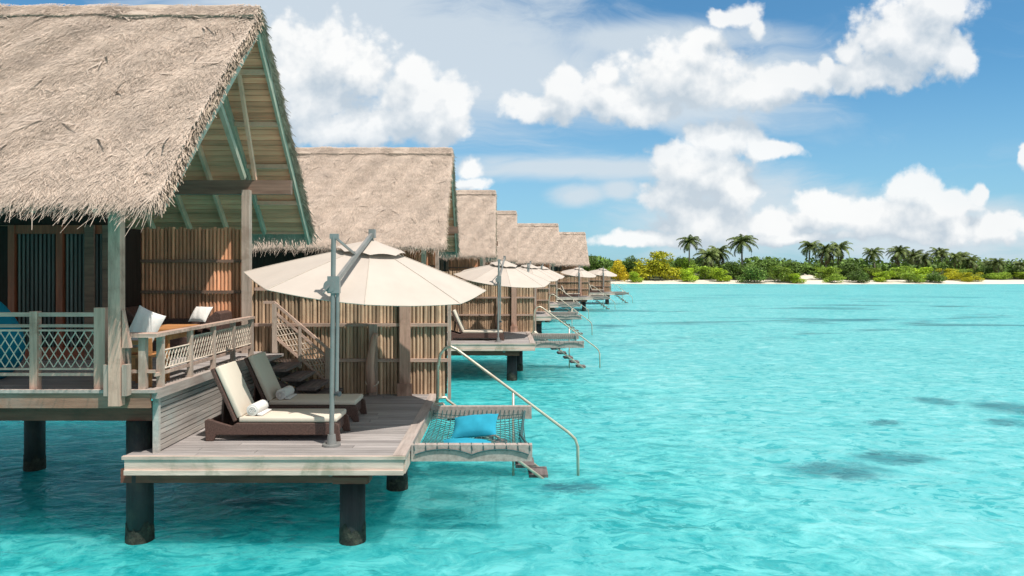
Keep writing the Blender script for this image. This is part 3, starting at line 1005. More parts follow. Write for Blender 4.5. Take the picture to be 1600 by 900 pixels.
def make_stairs():
    root = thing('wooden_stairs', (-3.9, 13.4, Z_LO), '', 'stairs', 'open stairs between the decks')
    zs = (-1.77, -1.94, -2.11, -2.28)
    xr = (-3.95, -3.68, -3.41, -3.14)
    b = MB()
    b.box(-4.7, -4.30, 12.95, 13.85, Z_UP - 0.05, Z_UP - 0.004, 0.5)
    b.build('landing', M['deck'], root)
    for z, x in zip(zs, xr):
        b = MB()
        b.box(x - 0.36, x, 12.85, 13.85, z - 0.055, z, None)
        b.build('tread', M['tread'], root)
    b = MB()
    for y in (12.95, 13.8):
        b = MB()
        b.bar((-4.6, y, -1.82), (-3.35, y, -2.66 + .12), 0.05, 0.2, (0, 0, 1), 0.3)
        b.build('stringer', M['tread'], root)
    b = MB()
    A, B = Vector((-4.52, 13.93, -0.60)), Vector((-3.42, 13.93, -1.55))
    b.bar(A, B, 0.06, 0.05, (0, 0, 1), 0.6)
    b.bar((-4.72, 13.93, -0.60), A, 0.06, 0.05, (0, 0, 1), .6)
    for dz in (-0.17, -0.66):
        b.bar(A + Vector((0, 0, dz)), B + Vector((0, 0, dz)), 0.035, 0.05, (0, 0, 1), 0.8)
    hr = b.build('handrail', M['rail'], root)
    for x, zt, zb in ((-4.50, -0.63, Z_UP), (-4.0, -1.05, -1.9), (-3.45, -1.53, Z_LO)):
        p = MB()
        w_ = 0.028 if x == -4.0 else 0.045
        p.box(x - w_, x + w_, 13.93 - w_, 13.93 + w_, zb, zt, 0.6)
        p.build('newel_post', M['grey_wood'], hr)
    nt = MB()
    L = Vector((1.08, 0, -0.93))
    a = Vector((-4.5, 13.93, -1.24))
    for sgn in (1, -1):
        t = -0.6
        while t < 1.6:
            t1 = t + sgn * 0.42
            lo, hi = 0.0, 1.0
            k0, k1 = (0 - t) / (t1 - t), (1 - t) / (t1 - t)
            lo, hi = max(0, min(k0, k1)), min(1, max(k0, k1))
            if hi - lo > 0.03:
                p = a + L * (t + (t1 - t) * lo) + Vector((0, 0, 0.46 * lo))
                q = a + L * (t + (t1 - t) * hi) + Vector((0, 0, 0.46 * hi))
                nt.tube([p, q], 0.009, 4)
            t += 0.105
    nt.build('rope_net', M['rope'], hr)
    return root


def make_fence():
    root = thing('bamboo_fence', (-3.0, FY, Z_LO), '', 'fence', 'bamboo fences closing off the decks')
    b = MB()
    x = -5.11
    while x < -1.12:
        top = (0.02 if x < -3.3 else -0.20) + random.choice((-0.03, -0.01, 0.0, 0.01, 0.035)) + random.uniform(-0.015, 0.015)
        yo = FY + random.uniform(-0.008, 0.012)
        b.tube([(x, yo, Z_LO - 0.05), (x + random.uniform(-.016, .016), yo, top)], 0.034 * (0.72 + 0.5 * random.random()), 8)
        x += 0.074
    b.box(-5.13, -3.3, FY + 0.04, FY + 0.055, Z_LO, -0.01, 0.0)
    b.box(-3.3, -1.12, FY + 0.04, FY + 0.055, Z_LO, -0.23, 0.0)
    pn = b.build('bamboo_panel', M['bamboo'], root)
    for z in (-0.34, -1.06, -1.77):
        r = MB()
        r.box(-4.97, -1.1, FY - 0.095, FY - 0.04, z - 0.032, z + 0.032, 0.5)
        r.build('fence_rail', M['rail'], pn)
    r = MB()
    r.box(-1.10, -1.04, FY - 0.07, FY + 0.06, Z_LO - 0.1, -0.19, 0.6)
    r.build('fence_post', M['grey_wood'], root)
    r = MB()
    r.box(-2.05, -1.84, FY - 0.17, FY - 0.098, Z_LO, -0.22, 0.4)
    r.box(-2.09, -1.80, FY - 0.24, FY - 0.171, Z_LO, Z_LO + 0.24, 0.2)
    r.build('fence_post', M['post'], root)
    return root


def make_shower():
    root = thing('shower_post', (-2.58, FY - 0.2, Z_LO), '', 'shower', 'driftwood shower posts on the decks')
    b = MB()
    b.box(-2.66, -2.50, FY - 0.17, FY - 0.098, Z_LO, -1.04, 0.5)
    b.build('post', M['grey_wood'], root)
    b = MB()
    pts = [(-2.60, FY - 0.22, -1.78 - 0.6), (-2.63, FY - 0.24, -1.9), (-2.60, FY - 0.24, -1.6), (-2.54, FY - 0.25, -1.32), (-2.50, FY - 0.27, -1.22)]
    b.tube(pts, 0.10, 9, 0.3, 0.05)
    b.build('driftwood_branch', M['post'], root, True)
    b = MB()
    pts = [(-2.58 + 0.13 * math.cos(a), FY - 0.26 + 0.03 * math.sin(a), -2.16 + 0.10 * math.sin(a)) for a in np.linspace(math.pi, 2 * math.pi, 10)]
    b.tube(pts, 0.014, 6, 0.6)
    b.build('hose', M['rope'], root, True)
    return root


def make_umbrella():
    px_, py_ = -2.42, 9.97
    root = thing('cantilever_umbrella', (px_, py_, Z_LO), '', 'umbrella', 'cream cantilever umbrellas on the sun decks')
    b = MB()
    b.tube([(px_, py_, Z_LO + 0.002), (px_, py_, Z_LO + 0.03)], 0.13, 16, 0.4)
    b.tube([(px_, py_, Z_LO + 0.03), (px_, py_, Z_LO + 0.16)], 0.07, 16, 0.4, 0.055)
    b.build('base_plate', M['metal'], root)
    b = MB()
    b.tube([(px_, py_, Z_LO + 0.05), (px_ + 0.03, py_, 0.50)], 0.035, 12, 0.5)
    b.tube([(px_ + 0.075, py_, -1.75), (px_ + 0.09, py_, -0.26)], 0.026, 10, 0.6)
    po = b.build('pole', M['metal'], root, False)
    b = MB()
    b.tube([(px_ - 0.02, py_ - 0.05, -0.20), (px_ - 0.02, py_ + 0.06, -0.20)], 0.085, 16, 0.5)
    b.box(px_ - 0.05, px_ + 0.12, py_ - 0.045, py_ + 0.045, -0.30, -0.06, 0.6)
    b.tube([(px_ - 0.02, py_ - 0.07, -0.20), (px_ - 0.10, py_ - 0.10, -0.30)], 0.014, 8, 0.2)
    b.build('crank_housing', M['metal'], root)
    b = MB()
    b.box(px_ - 0.02, px_ + 0.10, py_ - 0.03, py_ + 0.03, 0.47, 0.54, 0.6)
    b.build('pole_head', M['metal'], root)
    b = MB()
    b.tube([(px_ + 0.06, py_, -1.72), (px_ + 0.13, py_ - 0.04, -1.72)], 0.035, 10, 0.5)
    b.build('grip', M['dmetal'], root)
    # canopy frame, tilted towards the sun
    C0 = Vector((-2.25, 11.82, -0.16))
    RR, HH = 2.0, 0.63
    ex = Vector((1, 0, -0.105)).normalized()
    ey = Vector((0, 1, 0.135))
    ez = ex.cross(ey).normalized()
    ey = ez.cross(ex).normalized()
    top = C0 + ez * HH
    hub = top + ez * 0.17
    b = MB()
    b.bar((px_ + 0.06, py_, -0.14), hub, 0.045, 0.072, (0, 0, 1), 0.6)
    b.bar((px_ + 0.04, py_, 0.50), Vector((px_ + 0.06, py_, -0.14)).lerp(hub, 0.52), 0.022, 0.035, (0, 0, 1), 0.3)
    b.box(hub.x - 0.05, hub.x + 0.05, hub.y - 0.06, hub.y + 0.06, hub.z - 0.06, hub.z + 0.08, .5)
    b.tube([hub, top - ez * 0.25], 0.03, 10, 0.4)
    b.build('arm', M['metal'], root)

    def rimdir(i):
        a = math.radians(190 + 45 * i)
        return math.cos(a) * ex + math.sin(a) * ey

    def prof(t):
        return HH * (1 - t) + 0.015 * math.sin(math.pi * t)
    b = MB()
    for i in range(8):
        d0, d1 = rimdir(i), rimdir(i + 1)
        tone = random.random()

        def fn(u, v):
            t = 0.09 + 0.91 * v
            flat = d0.lerp(d1, u)
            sag = 0.04 * math.sin(math.pi * u) * t * (1 - 0.3 * t)
            pull = 1 - 0.008 * math.sin(math.pi * u) * t * t
            return C0 + flat * (RR * t * pull) + ez * (prof(t) - sag)
        b.grid(fn, 8, 10, tone)
    cn = b.build('canopy', M['canopy'], root, False)
    b = MB()
    for i in range(8):
        d0, d1 = rimdir(i), rimdir(i + 1)

        def fn2(u, v):
            t = 0.29 * v
            flat = d0.lerp(d1, u)
            return C0 + flat * (RR * t) + ez * (prof(t) + 0.065 - 0.045 * math.sin(math.pi * u) * (v ** 2) * -1 * 0.6 + 0.02 * (1 - v))
        b.grid(fn2, 6, 5, random.random())
    b.build('vent', M['canopy'], cn, False)
    b = MB()
    for i in range(8):
        d0 = rimdir(i)
        b.tube([C0 + d0 * (RR * t) + ez * (prof(t) + 0.003) for t in np.linspace(0.25, 1.0, 7)], 0.008, 5, 0.0)
        d1 = rimdir(i + 1)
        b.tube([C0 + d0.lerp(d1, u) * (RR * (1 - 0.008 * math.sin(math.pi * u))) + ez * (prof(1) - 0.04 * 0.7 * math.sin(math.pi * u)) for u in np.linspace(0, 1, 7)], 0.007, 5, 0.2)
    b.build('seam', M['canopy_seam'], cn)
    for i in range(8):
        r = MB()
        d0 = rimdir(i)
        pts = [C0 + d0 * (RR * t) + ez * (prof(t) - 0.03) for t in np.linspace(0.06, 0.985, 6)]
        r.tube(pts, 0.012, 5, 0.3)
        r.build('rib', M['dmetal'], root)
    return root


def make_lounger():
    root = thing('sun_lounger', (-3.4, 10.6, Z_LO), '', 'sun lounger', 'wicker sun loungers on the decks')
    z = Z_LO
    Y0, Y1 = 10.22, 10.92
    b = MB()
    prof = [(-4.31, z), (-4.33, z + 0.30), (-4.28, z + 0.325), (-3.93, z + 0.22), (-3.86, z + 0.265), (-2.42, z + 0.265), (-2.38, z + 0.24), (-2.35, z), (-2.45, z), (-2.50, z + 0.09), (-4.16, z + 0.09), (-4.20, z)]
    b.prism(prof, Y0, Y0 + 0.05, 0.5)
    b.prism(prof, Y1 - 0.05, Y1, 0.5)
    b.box(-3.9, -2.44, Y0 + 0.05, Y1 - 0.05, z + 0.10, z + 0.255, 0.4)
    b.prism([(-4.31, z + 0.1), (-4.33, z + 0.28), (-4.27, z + 0.30), (-4.2, z + 0.1)], Y0 + 0.05, Y1 - 0.05, .4)
    b.build('frame', M['wicker'], root, False, 0.012)
    a, c = Vector((-3.86, 0, z + 0.30)), Vector((-4.20, 0, z + 1.06))
    mid = Vector((0, (Y0 + Y1) / 2, 0))
    dr = (c - a).normalized()
    nrm = Vector((dr.z, 0, -dr.x))
    b = MB()
    b.bar(a + mid - nrm * 0.03, c + mid - nrm * 0.03, Y1 - Y0 - 0.02, 0.05, nrm, 0.5)
    b.bar(a + mid - nrm * 0.06 + dr * 0.5, Vector((-4.15, (Y0 + Y1) / 2, z + 0.2)), 0.3, 0.03, (0, 0, 1), 0.3)
    b.build('backrest', M['wicker'], root, False, 0.01)
    b = MB()
    b.bar(a + mid + nrm * 0.045 + dr * 0.02, c + mid + nrm * 0.045 + dr * 0.0, Y1 - Y0 - 0.06, 0.085, nrm, 0.5)
    b.build('back_cushion', M['cushion'], root, True, 0.025)
    b = MB()
    b.box(-3.84, -2.41, Y0 + 0.02, Y1 - 0.02, z + 0.268, z + 0.35, 0.5)
    b.build('seat_cushion', M['cushion'], root, True, 0.025)
    return root


def make_towel():
    z = Z_LO + 0.353
    b = MB()
    y0, y1 = 10.30, 10.72
    for (r, x, zz) in ((0.085, -3.66, z + 0.083),):
        pts = [(x + 0.02 * t, y0 + (y1 - y0) * t, zz) for t in np.linspace(0, 1, 6)]
        b.tube(pts, r, 18, 0.5)
        sp = [(x - 0.002 + 0.055 * (1 - k / 26) * math.cos(k * 0.6), y0 - 0.004, zz + 0.055 * (1 - k / 26) * math.sin(k * 0.6)) for k in range(24)]
        b.tube(sp, 0.009, 5, 0.1)
        b.bar((x + 0.07, (y0 + y1) / 2, z + 0.022), (x + 0.15, (y0 + y1) / 2, z + 0.012), y1 - y0, 0.02, (0, 0, 1), 0.5)
    o = b.build('rolled_towel', M['towel'], None, True, 0.01)
    own_origin(o, (-3.6, 10.5, z))
    return o


NX0, NX1, NY0, NY1 = -1.28, 0.40, 9.95, 12.62


def make_net():
    root = thing('net_hammock', (-0.4, 11.3, Z_LO), '', 'net hammock', 'rope nets slung out over the water')
    b = MB()
    b.box(NX0, 0.42, NY0 - 0.06, NY0 + 0.06, Z_LO - 0.20, Z_LO + 0.03, 0.55)
    b.build('side_beam', M['trim'], root)
    b = MB()
    b.box(NX0, 0.52, NY1 - 0.06, NY1 + 0.06, Z_LO - 0.16, Z_LO + 0.06, 0.5)
    b.build('side_beam', M['trim'], root)
    b = MB()
    b.tube([(NX1 - 0.02, NY0, Z_LO - 0.02), (NX1 - 0.10, (NY0 + NY1) / 2, Z_LO - 0.16), (NX1 + 0.0, NY1, Z_LO - 0.02)], 0.022, 6, 0.4)

    def sag(u, v):
        return -0.34 * (4 * u * (1 - u)) ** 0.8 * (1 - (2 * v - 1) ** 2) ** 0.6

    def pt(u, v):
        return Vector((NX0 + 0.06 + (NX1 - NX0 - 0.1) * u, NY0 + 0.05 + (NY1 - NY0 - 0.1) * v, Z_LO + 0.0 + sag(u * 0.75 + 0.1, v)))
    nu, nv = 20, 30
    for i in range(nu + 1):
        b.tube([pt(i / nu, v) for v in np.linspace(0, 1, 9)], 0.0068, 4)
    for j in range(nv + 1):
        b.tube([pt(u, j / nv) for u in np.linspace(0, 1, 7)], 0.0068, 4)
    net = b.build('rope_net', M['darkrope'], root)
    # lashing in scallops along the near beam
    b = MB()
    xs = np.linspace(NX0 + 0.03, NX1 - 0.03, 11)
    for i, x in enumerate(xs):
        b.tube([(x, NY0 + 0.07, Z_LO + 0.01), (x, NY0 + 0.03, Z_LO + 0.04), (x + 0.01, NY0 - 0.07, Z_LO + 0.02), (x + 0.02, NY0 - 0.072, Z_LO - 0.05)], 0.006, 5, 0.3)
    for k in range(2):
        x0, x1 = NX0 + 0.05 + k * 0.80, NX0 + 0.05 + (k + 1) * 0.80
        b.tube([(x0 + (x1 - x0) * t, NY0 - 0.075, Z_LO - 0.03 - 0.075 * (2 * abs(t - .5)) ** 2.2) for t in np.linspace(0, 1, 11)], 0.010, 6, 0.3)
    b.build('lashing', M['darkrope'], root)
    return root


def rotm(x, y, z):
    return Euler((R(x), R(y), R(z))).to_matrix()


def make_ladder():
    root = thing('swim_ladder', (-0.2, 13.1, WATER), '', 'swim ladder', 'ladders from the decks into the water')
    A, B = Vector((-1.05, 12.85, Z_LO - 0.06)), Vector((1.06, 12.85, WATER - 0.25))
    for y in (12.80, 13.42):
        b = MB()
        pts = [(-1.28, y, Z_LO - 0.05), (-1.22, y, Z_LO + 0.06), (-1.08, y, Z_LO + 0.07), (A.x, y, A.z + 0.08), (B.x, y, B.z)]
        b.tube(pts, 0.026, 8, 0.6)
        b.build('stringer', M['steel'], root, True)
    for i in range(8):
        t = 0.10 + i * 0.118
        p = A.lerp(B, t)
        b = MB()
        b.box(p.x - 0.17, p.x + 0.18, 12.84, 13.38, p.z - 0.035, p.z + 0.02, None)
        b.build('tread', M['tread'], root)
    b = MB()
    y = 12.98
    pts = [(-1.20, y, Z_LO), (-1.19, y, -1.75), (-1.15, y, -1.52), (-1.06, y, -1.40), (-0.95, y, -1.375), (-0.84, y, -1.43),
           (0.2, y, -2.20), (1.22, y, -2.96), (1.34, y, -3.08), (1.39, y, -3.22), (1.40, y, WATER - 0.4)]
    b.tube(pts, 0.027, 10, 0.6)
    b.tube([(0.20, y, -2.22), (0.20, y, WATER - 0.3)], 0.022, 8, 0.6)
    b.build('handrail', M['steel'], root, True)
    return root


ORD = ['nearest', 'second', 'third', 'fourth', 'fifth', 'farthest']
# offset of each villa and its deck from the first: dx, dy, house dz, deck dz
ROW = [(0, 0, 0, 0), (2.42, 14.6, 0.02, 0.02), (3.95, 29.0, 0.05, 0.05), (5.45, 42.8, 0.03, 0.06), (9.9, 57.6, 0.05, 0.05), (14.3, 72.0, 0.0, 0.05)]
VILLA_LABEL = ['large thatched villa at left with open gable and roped veranda', 'thatched villa directly behind the nearest gable, long roof over the big parasol',
               'third thatched villa in the row, roof beside the open sky', 'fourth thatched villa in the row, mostly hidden by the third',
               'fifth thatched villa, pale roof second from the island end', 'farthest thatched villa at the island end of the row']
villa, deck, fence, stairs, umbrella, net, ladder, shower = make_villa(), make_deck(), make_fence(), make_stairs(), make_umbrella(), make_net(), make_ladder(), make_shower()
lounger = make_lounger()
towel = make_towel()
LAB = {
    'deck': (deck, ['large weathered sun deck with two loungers in the foreground', 'sun deck of the second villa with lounger behind the big fence', 'sun deck of the third villa beyond the second fence', 'sun deck of the fourth villa, low above the water', 'sun deck of the fifth villa with dark pile underneath', 'farthest sun deck at the end of the row']),
    'fence': (fence, ['long bamboo fence behind the large cream parasol', 'bamboo fence of the second villa under its parasol', 'bamboo fence end of the third villa', 'bamboo fence end of the fourth villa', 'bamboo fence behind the fifth villa lounger', 'farthest bamboo fence, nearest to the beach']),
    'stairs': (stairs, ['dark open stairs with roped handrail beside the nearest veranda'] + [''] * 5),
    'umbrella': (umbrella, ['big cream cantilever parasol in the foreground', 'cream parasol on the second deck, beside the big parasol', 'cream parasol on the third deck, partly hidden', 'cream parasol on the fourth deck', 'small cream parasol on the fifth deck', 'farthest small cream parasol near the beach']),
    'net': (net, ['rope net hammock with turquoise pillows over the water', 'empty rope net beside the second deck', 'empty rope net beside the third deck', 'empty rope net beside the fourth deck', 'empty rope net beside the fifth deck', 'empty rope net beside the farthest deck']),
    'ladder': (ladder, ['swim ladder with long bent handrail in the foreground', 'swim ladder dipping into the water at the second deck', 'swim ladder at the third deck', 'swim ladder at the fourth deck', 'swim ladder at the fifth deck', 'swim ladder at the farthest deck']),
    'shower': (shower, ['driftwood shower post leaning on the nearest bamboo fence', 'driftwood shower post on the second bamboo fence'] + [''] * 4),
}
for i, (dx, dy, dzh, dzd) in enumerate(ROW):
    v = villa if i == 0 else copy_tree(villa)
    if i:
        v.location = villa.location + Vector((dx, dy, dzh))
    tag(v, VILLA_LABEL[i], 'villa', 'thatched overwater villas in a row')
    for key, (src, labs) in LAB.items():
        if not labs[i]:
            continue
        o = src if i == 0 else copy_tree(src)
        if i:
            o.location = src.location + Vector((dx, dy, dzd))
            if key == 'umbrella':
                o.scale = (0.92, 0.92, 0.96)
                o.location.x -= 0.15
        o['label'] = labs[i]
LOUNGERS = [(0, -0.0, 0.0, 'cream cushioned wicker lounger in full sun beside the parasol pole'), (0, 0.0, 1.32, 'wicker lounger shaded by the parasol, beside the stairs'),
            (1, 0, 0.2, 'wicker lounger on the second villa deck'), (4, 0.0, 0.2, 'tiny dark lounger on the fifth villa deck'), (5, 0, 0.2, 'tiny dark lounger on the farthest deck')]
for i, (vi, ax, ay, lab) in enumerate(LOUNGERS):
    o = lounger if i == 0 else copy_tree(lounger)
    dx, dy, _, dz = ROW[vi]
    if i:
        o.location = lounger.location + Vector((dx + ax, dy + ay, dz))
    o['label'] = lab
for i, (ax, ay, lab) in enumerate([(0, 0, 'white rolled towel on the sunlit lounger'), (0.0, 1.32, 'rolled towel on the shaded lounger')]):
    o = towel if i == 0 else copy_tree(towel)
    if i:
        o.location = towel.location + Vector((ax, ay, 0))
    tag(o, lab, 'towel', 'rolled towels on the loungers')

# ------------------------------------------------------------------ cushions, furniture on the nearest villa
b = MB()
b.pillow((-0.44, 11.35, Z_LO - 0.02), 0.74, 0.46, 0.22, rotm(34, -7, -10))
o = own_origin(b.build('pillow', M['turq'], None, True), (-0.48, 11.15, Z_LO - 0.1))
tag(o, 'plump turquoise pillow propped up on the rope net', 'pillow', 'turquoise pillows on the net')
b = MB()
b.pillow((-0.52, 10.50, Z_LO - 0.15), 0.74, 0.50, 0.20, rotm(8, 3, 4))
o = own_origin(b.build('pillow', M['turq'], None, True), (-0.52, 10.45, Z_LO - 0.2))
tag(o, 'turquoise pillow lying flat near the front of the net', 'pillow', 'turquoise pillows on the net')

t = thing('wooden_table', (-5.15, 10.75, Z_UP), 'orange hardwood table behind the side railing', 'table')
b = MB()
for i in range(6):
    b.box(-5.52, -4.84, 10.25 + i * 0.17, 10.25 + i * 0.17 + 0.163, -0.875, -0.835, None)
b.build('table_top', M['table'], t)
b = MB()
b.box(-5.46, -4.90, 10.30, 10.33, -1.0, -0.88, 0.5)
b.box(-5.46, -4.90, 11.17, 11.20, -1.0, -0.88, 0.5)
b.box(-4.93, -4.90, 10.34, 11.16, -1.0, -0.88, 0.5)
b.build('apron', M['table'], t)
for x in (-5.42, -4.94):
    for y in (10.36, 11.14):
        b = MB()
        b.box(x - 0.035, x + 0.035, y - .025, y + .025, Z_UP, -0.88, None)
        b.build('leg', M['table'], t)
t = thing('wooden_chair', (-5.0, 9.95, Z_UP), 'hardwood chair with white back cushion beside the table', 'chair')
b = MB()
b.box(-5.30, -4.86, 9.74, 10.2, -1.19, -1.15, 0.5)
b.build('seat', M['table'], t)
for x in (-5.27, -4.89):
    for y in (9.77, 10.17):
        b = MB()
        b.box(x - 0.022, x + 0.022, y - .022, y + .022, Z_UP, -1.19 if y > 10 else -0.92, None)
        b.build('leg', M['table'], t)
b = MB()
for z in (-1.08, -0.98):
    b.box(-5.25, -4.91, 9.755, 9.785, z - 0.03, z + 0.03, 0.5)
b.build('backrest', M['table'], t)
b = MB()
b.pillow((-5.06, 9.92, -0.82), 0.42, 0.60, 0.17, rotm(80, 0, 0) @ rotm(0, 0, -22))
o = own_origin(b.build('cushion', M['towel'], None, True), (-5.04, 9.9, -1.1))
tag(o, 'white square cushion standing on the veranda chair', 'cushion')
t = thing('wicker_sofa', (-6.1, 13.6, Z_UP), 'long dark wicker sofa against the bamboo wall', 'sofa')
b = MB()
b.box(-7.1, -5.35, 13.25, 13.95, Z_UP + 0.06, Z_UP + 0.38, 0.5)
b.build('seat', M['wicker'], t, False, 0.02)
b = MB()
b.box(-7.1, -5.36, 13.84, 13.98, Z_UP + 0.385, -0.92, 0.4)
b.build('backrest', M['wicker'], t, False, 0.02)
b = MB()
b.prism([(-5.84, -0.98), (-5.62, -0.93), (-5.40, -0.74), (-5.30, -0.78), (-5.28, -1.0), (-5.32, Z_UP + 0.06), (-5.345, Z_UP + 0.06), (-5.345, -1.15)], 13.25, 13.8, 0.5)
b.build('raised_end', M['wicker'], t, False, 0.02)
b = MB()
b.prism([(-7.12, -0.66), (-7.3, -0.7), (-7.3, Z_UP + .06), (-7.11, Z_UP + 0.06), (-7.11, -0.95), (-6.8, -0.97)], 13.25, 13.8, 0.5)
b.build('armrest', M['wicker'], t, False, 0.02)
b = MB()
b.box(-7.05, -5.9, 13.27, 13.8, Z_UP + 0.39, Z_UP + 0.5, 0.5)
b.build('seat_cushion', M['wicker'], t, False, 0.02)
b = MB()
b.pillow((-5.72, 13.35, -0.80), 0.42, 0.34, 0.16, rotm(55, 0, -22))
o = own_origin(b.build('cushion', M['towel'], None, True), (-5.72, 13.35, -0.95))
tag(o, 'white cushion on the raised end of the wicker sofa', 'cushion')
b = MB()


def bag(u, v):
    a = 2 * math.pi * u
    prof_r = 0.50 * (math.sin(math.pi * min(1, 0.04 + v * 0.96)) ** 0.55) * (1 - 0.42 * v)
    return (-7.62 + prof_r * math.cos(a) * (1 + 0.05 * math.sin(3 * a)), 10.5 + prof_r * math.sin(a), Z_UP + 0.01 + 1.18 * v + 0.03 * math.sin(2 * a) * v)


b.grid(bag, 28, 18)
o = own_origin(b.build('bean_bag', M['teal'], None, True), (-7.62, 10.5, Z_UP))
tag(o, 'tall teal bean bag behind the front veranda railing', 'bean bag')

# ------------------------------------------------------------------ island: palms, trees and shrubs
def at(px, y_m, zbase=None):
    x = (px - VX) * y_m / F
    return Vector((x, y_m, ground_z(x, y_m) if zbase is None else zbase))


def leaf_cloud(name, blobs, n, size, material, parent, seed):
    """foliage: leaf-clump quads on the surface and through the volume of several lobes"""
    rg = np.random.default_rng(seed)
    org = np.array(ORG[parent.name])
    vols = np.array([b[3] * b[4] * b[5] for b in blobs]) ** 0.67
    pick = rg.choice(len(blobs), n, p=vols / vols.sum())
    bl = np.array(blobs)[pick]
    d = rg.normal(size=(n, 3))
    d /= np.linalg.norm(d, axis=1)[:, None]
    r = 0.55 + 0.5 * rg.random(n) ** 0.6
    r *= 1 + 0.12 * np.sin(d[:, 0] * 7 + pick) * np.cos(d[:, 2] * 6)
    c = bl[:, :3] + d * bl[:, 3:6] * r[:, None]
    c[:, 2] = np.maximum(c[:, 2], 0.1)
    nv = d * 0.8 + rg.normal(size=(n, 3)) * 0.55 + np.array([0, 0, 0.25])
    nv /= np.linalg.norm(nv, axis=1)[:, None]
    a = np.cross(nv, rg.normal(size=(n, 3)))
    a /= np.linalg.norm(a, axis=1)[:, None]
    bb = np.cross(nv, a)
    s = size * (0.55 + 0.9 * rg.random(n))[:, None]
    v = np.stack([c - a * s, c - bb * s * 0.5, c + a * s, c + bb * s * 0.5], 1).reshape(-1, 3) + org
    tone = np.clip(0.5 + 0.28 * rg.normal(size=n) + 0.12 * np.sin(pick * 2.3), 0, 1)
    return np_mesh(name, v, np.arange(n * 4).reshape(-1, 4), tone, material, parent)


def make_tree(name, w, h, material, seed, n):
    rg = random.Random(seed)
    root = thing(name, (0, 0, 0), '', 'tree')
    blobs = []
    for _ in range(14):
        a, rr = rg.uniform(0, 6.28), rg.uniform(0, 0.38) * w
        zz = rg.uniform(0.32, 0.80) * h
        s = rg.uniform(0.10, 0.24) * w * (1.1 - 0.35 * zz / h)
        blobs.append((math.cos(a) * rr, math.sin(a) * rr * 0.8, zz, s, s, s * rg.uniform(0.6, 0.9)))
    for _ in range(4):
        a, rr = rg.uniform(0, 6.28), rg.uniform(0.15, 0.4) * w
        blobs.append((math.cos(a) * rr, math.sin(a) * rr, 0.22 * h, 0.2 * w, 0.2 * w, 0.2 * h))
    b = MB()
    b.tube([(0, 0, -0.3), (0.1, 0, 0.25 * h), (-0.1, 0.1, 0.5 * h)], 0.05 * h * 0.4, 7, 0.5, 0.05)
    for k in range(4):
        bl = blobs[k]
        b.tube([(0, 0, 0.2 * h), (bl[0] * 0.6, bl[1] * 0.6, bl[2] * 0.75), (bl[0], bl[1], bl[2])], 0.09, 6, 0.4, 0.03)
    b.build('trunk', M['trunk'], root)
    leaf_cloud('crown', blobs, n, 0.25, material, root, seed)
    return root


def make_palm(seed, dead):
    rg = random.Random(seed)
    root = thing('palm_tree', (0, 0, 0), '', 'palm tree', 'coconut palms above the island scrub')
    H = 12.0
    lean = rg.uniform(-1.2, 1.2)
    pts = [(lean * t * t, 0.3 * t, H * t) for t in np.linspace(0, 1, 8)]
    b = MB()
    b.tube(pts, 0.24, 8, 0.5, 0.13)
    b.build('trunk', M['trunk'], root)
    top = Vector(pts[-1])
    for material, cnt, lo, hi, nm in ((M['frond'], 26, -0.55, 1.25, 'crown'), (M['deadfrond'], dead, -1.1, -0.5, 'dry_fronds')):
        if not cnt:
            continue
        b = MB()
        for i in range(cnt):
            az = i * 2.399 + rg.uniform(-.3, .3)
            el = lo + (hi - lo) * ((i + 0.5) / cnt)
            L = rg.uniform(3.0, 3.9) * (1.0 if el < 0.9 else 0.8)
            dirh = Vector((math.cos(az), math.sin(az), 0))
            p, e = top.copy(), el
            ns = 9
            prev = p.copy()
            for s in range(ns):
                step = L / ns
                p = prev + (dirh * math.cos(e) + Vector((0, 0, math.sin(e)))) * step
                e -= 0.10 + 0.022 * s
                side = dirh.cross(Vector((0, 0, 1)))
                t = (s + 0.5) / ns
                ll = 0.85 * math.sin(math.pi * min(1, 0.12 + 0.85 * t)) ** 0.7
                tone = rg.random()
                b.bar(prev, p, 0.05, 0.04, (0, 0, 1), tone)
                for sg in (-1, 1):
                    for q in (0.0, 0.5):
                        o_ = prev.lerp(p, q)
                        tip = o_ + side * sg * ll * 0.75 + (p - prev).normalized() * ll * 0.45 + Vector((0, 0, -ll * 0.55 * rg.uniform(.6, 1.3)))
                        dd = (p - prev).normalized() * 0.11
                        b.add([o_ - dd, o_ + dd, tip + dd * 0.2, tip - dd * 0.2], [(0, 1, 2, 3)], tone)
                prev = p
        b.build(nm, material, root)
    # coconuts in the crown
    b = MB()
    for i in range(5):
        a = i * 1.3
        c = top + Vector((0.22 * math.cos(a), 0.22 * math.sin(a), -0.18))
        b.tube([c + Vector((0, 0, 0.12)), c, c - Vector((0, 0, 0.12))], 0.1, 6, 0.4)
    b.build('coconuts', M['deadfrond'], root)
    return root


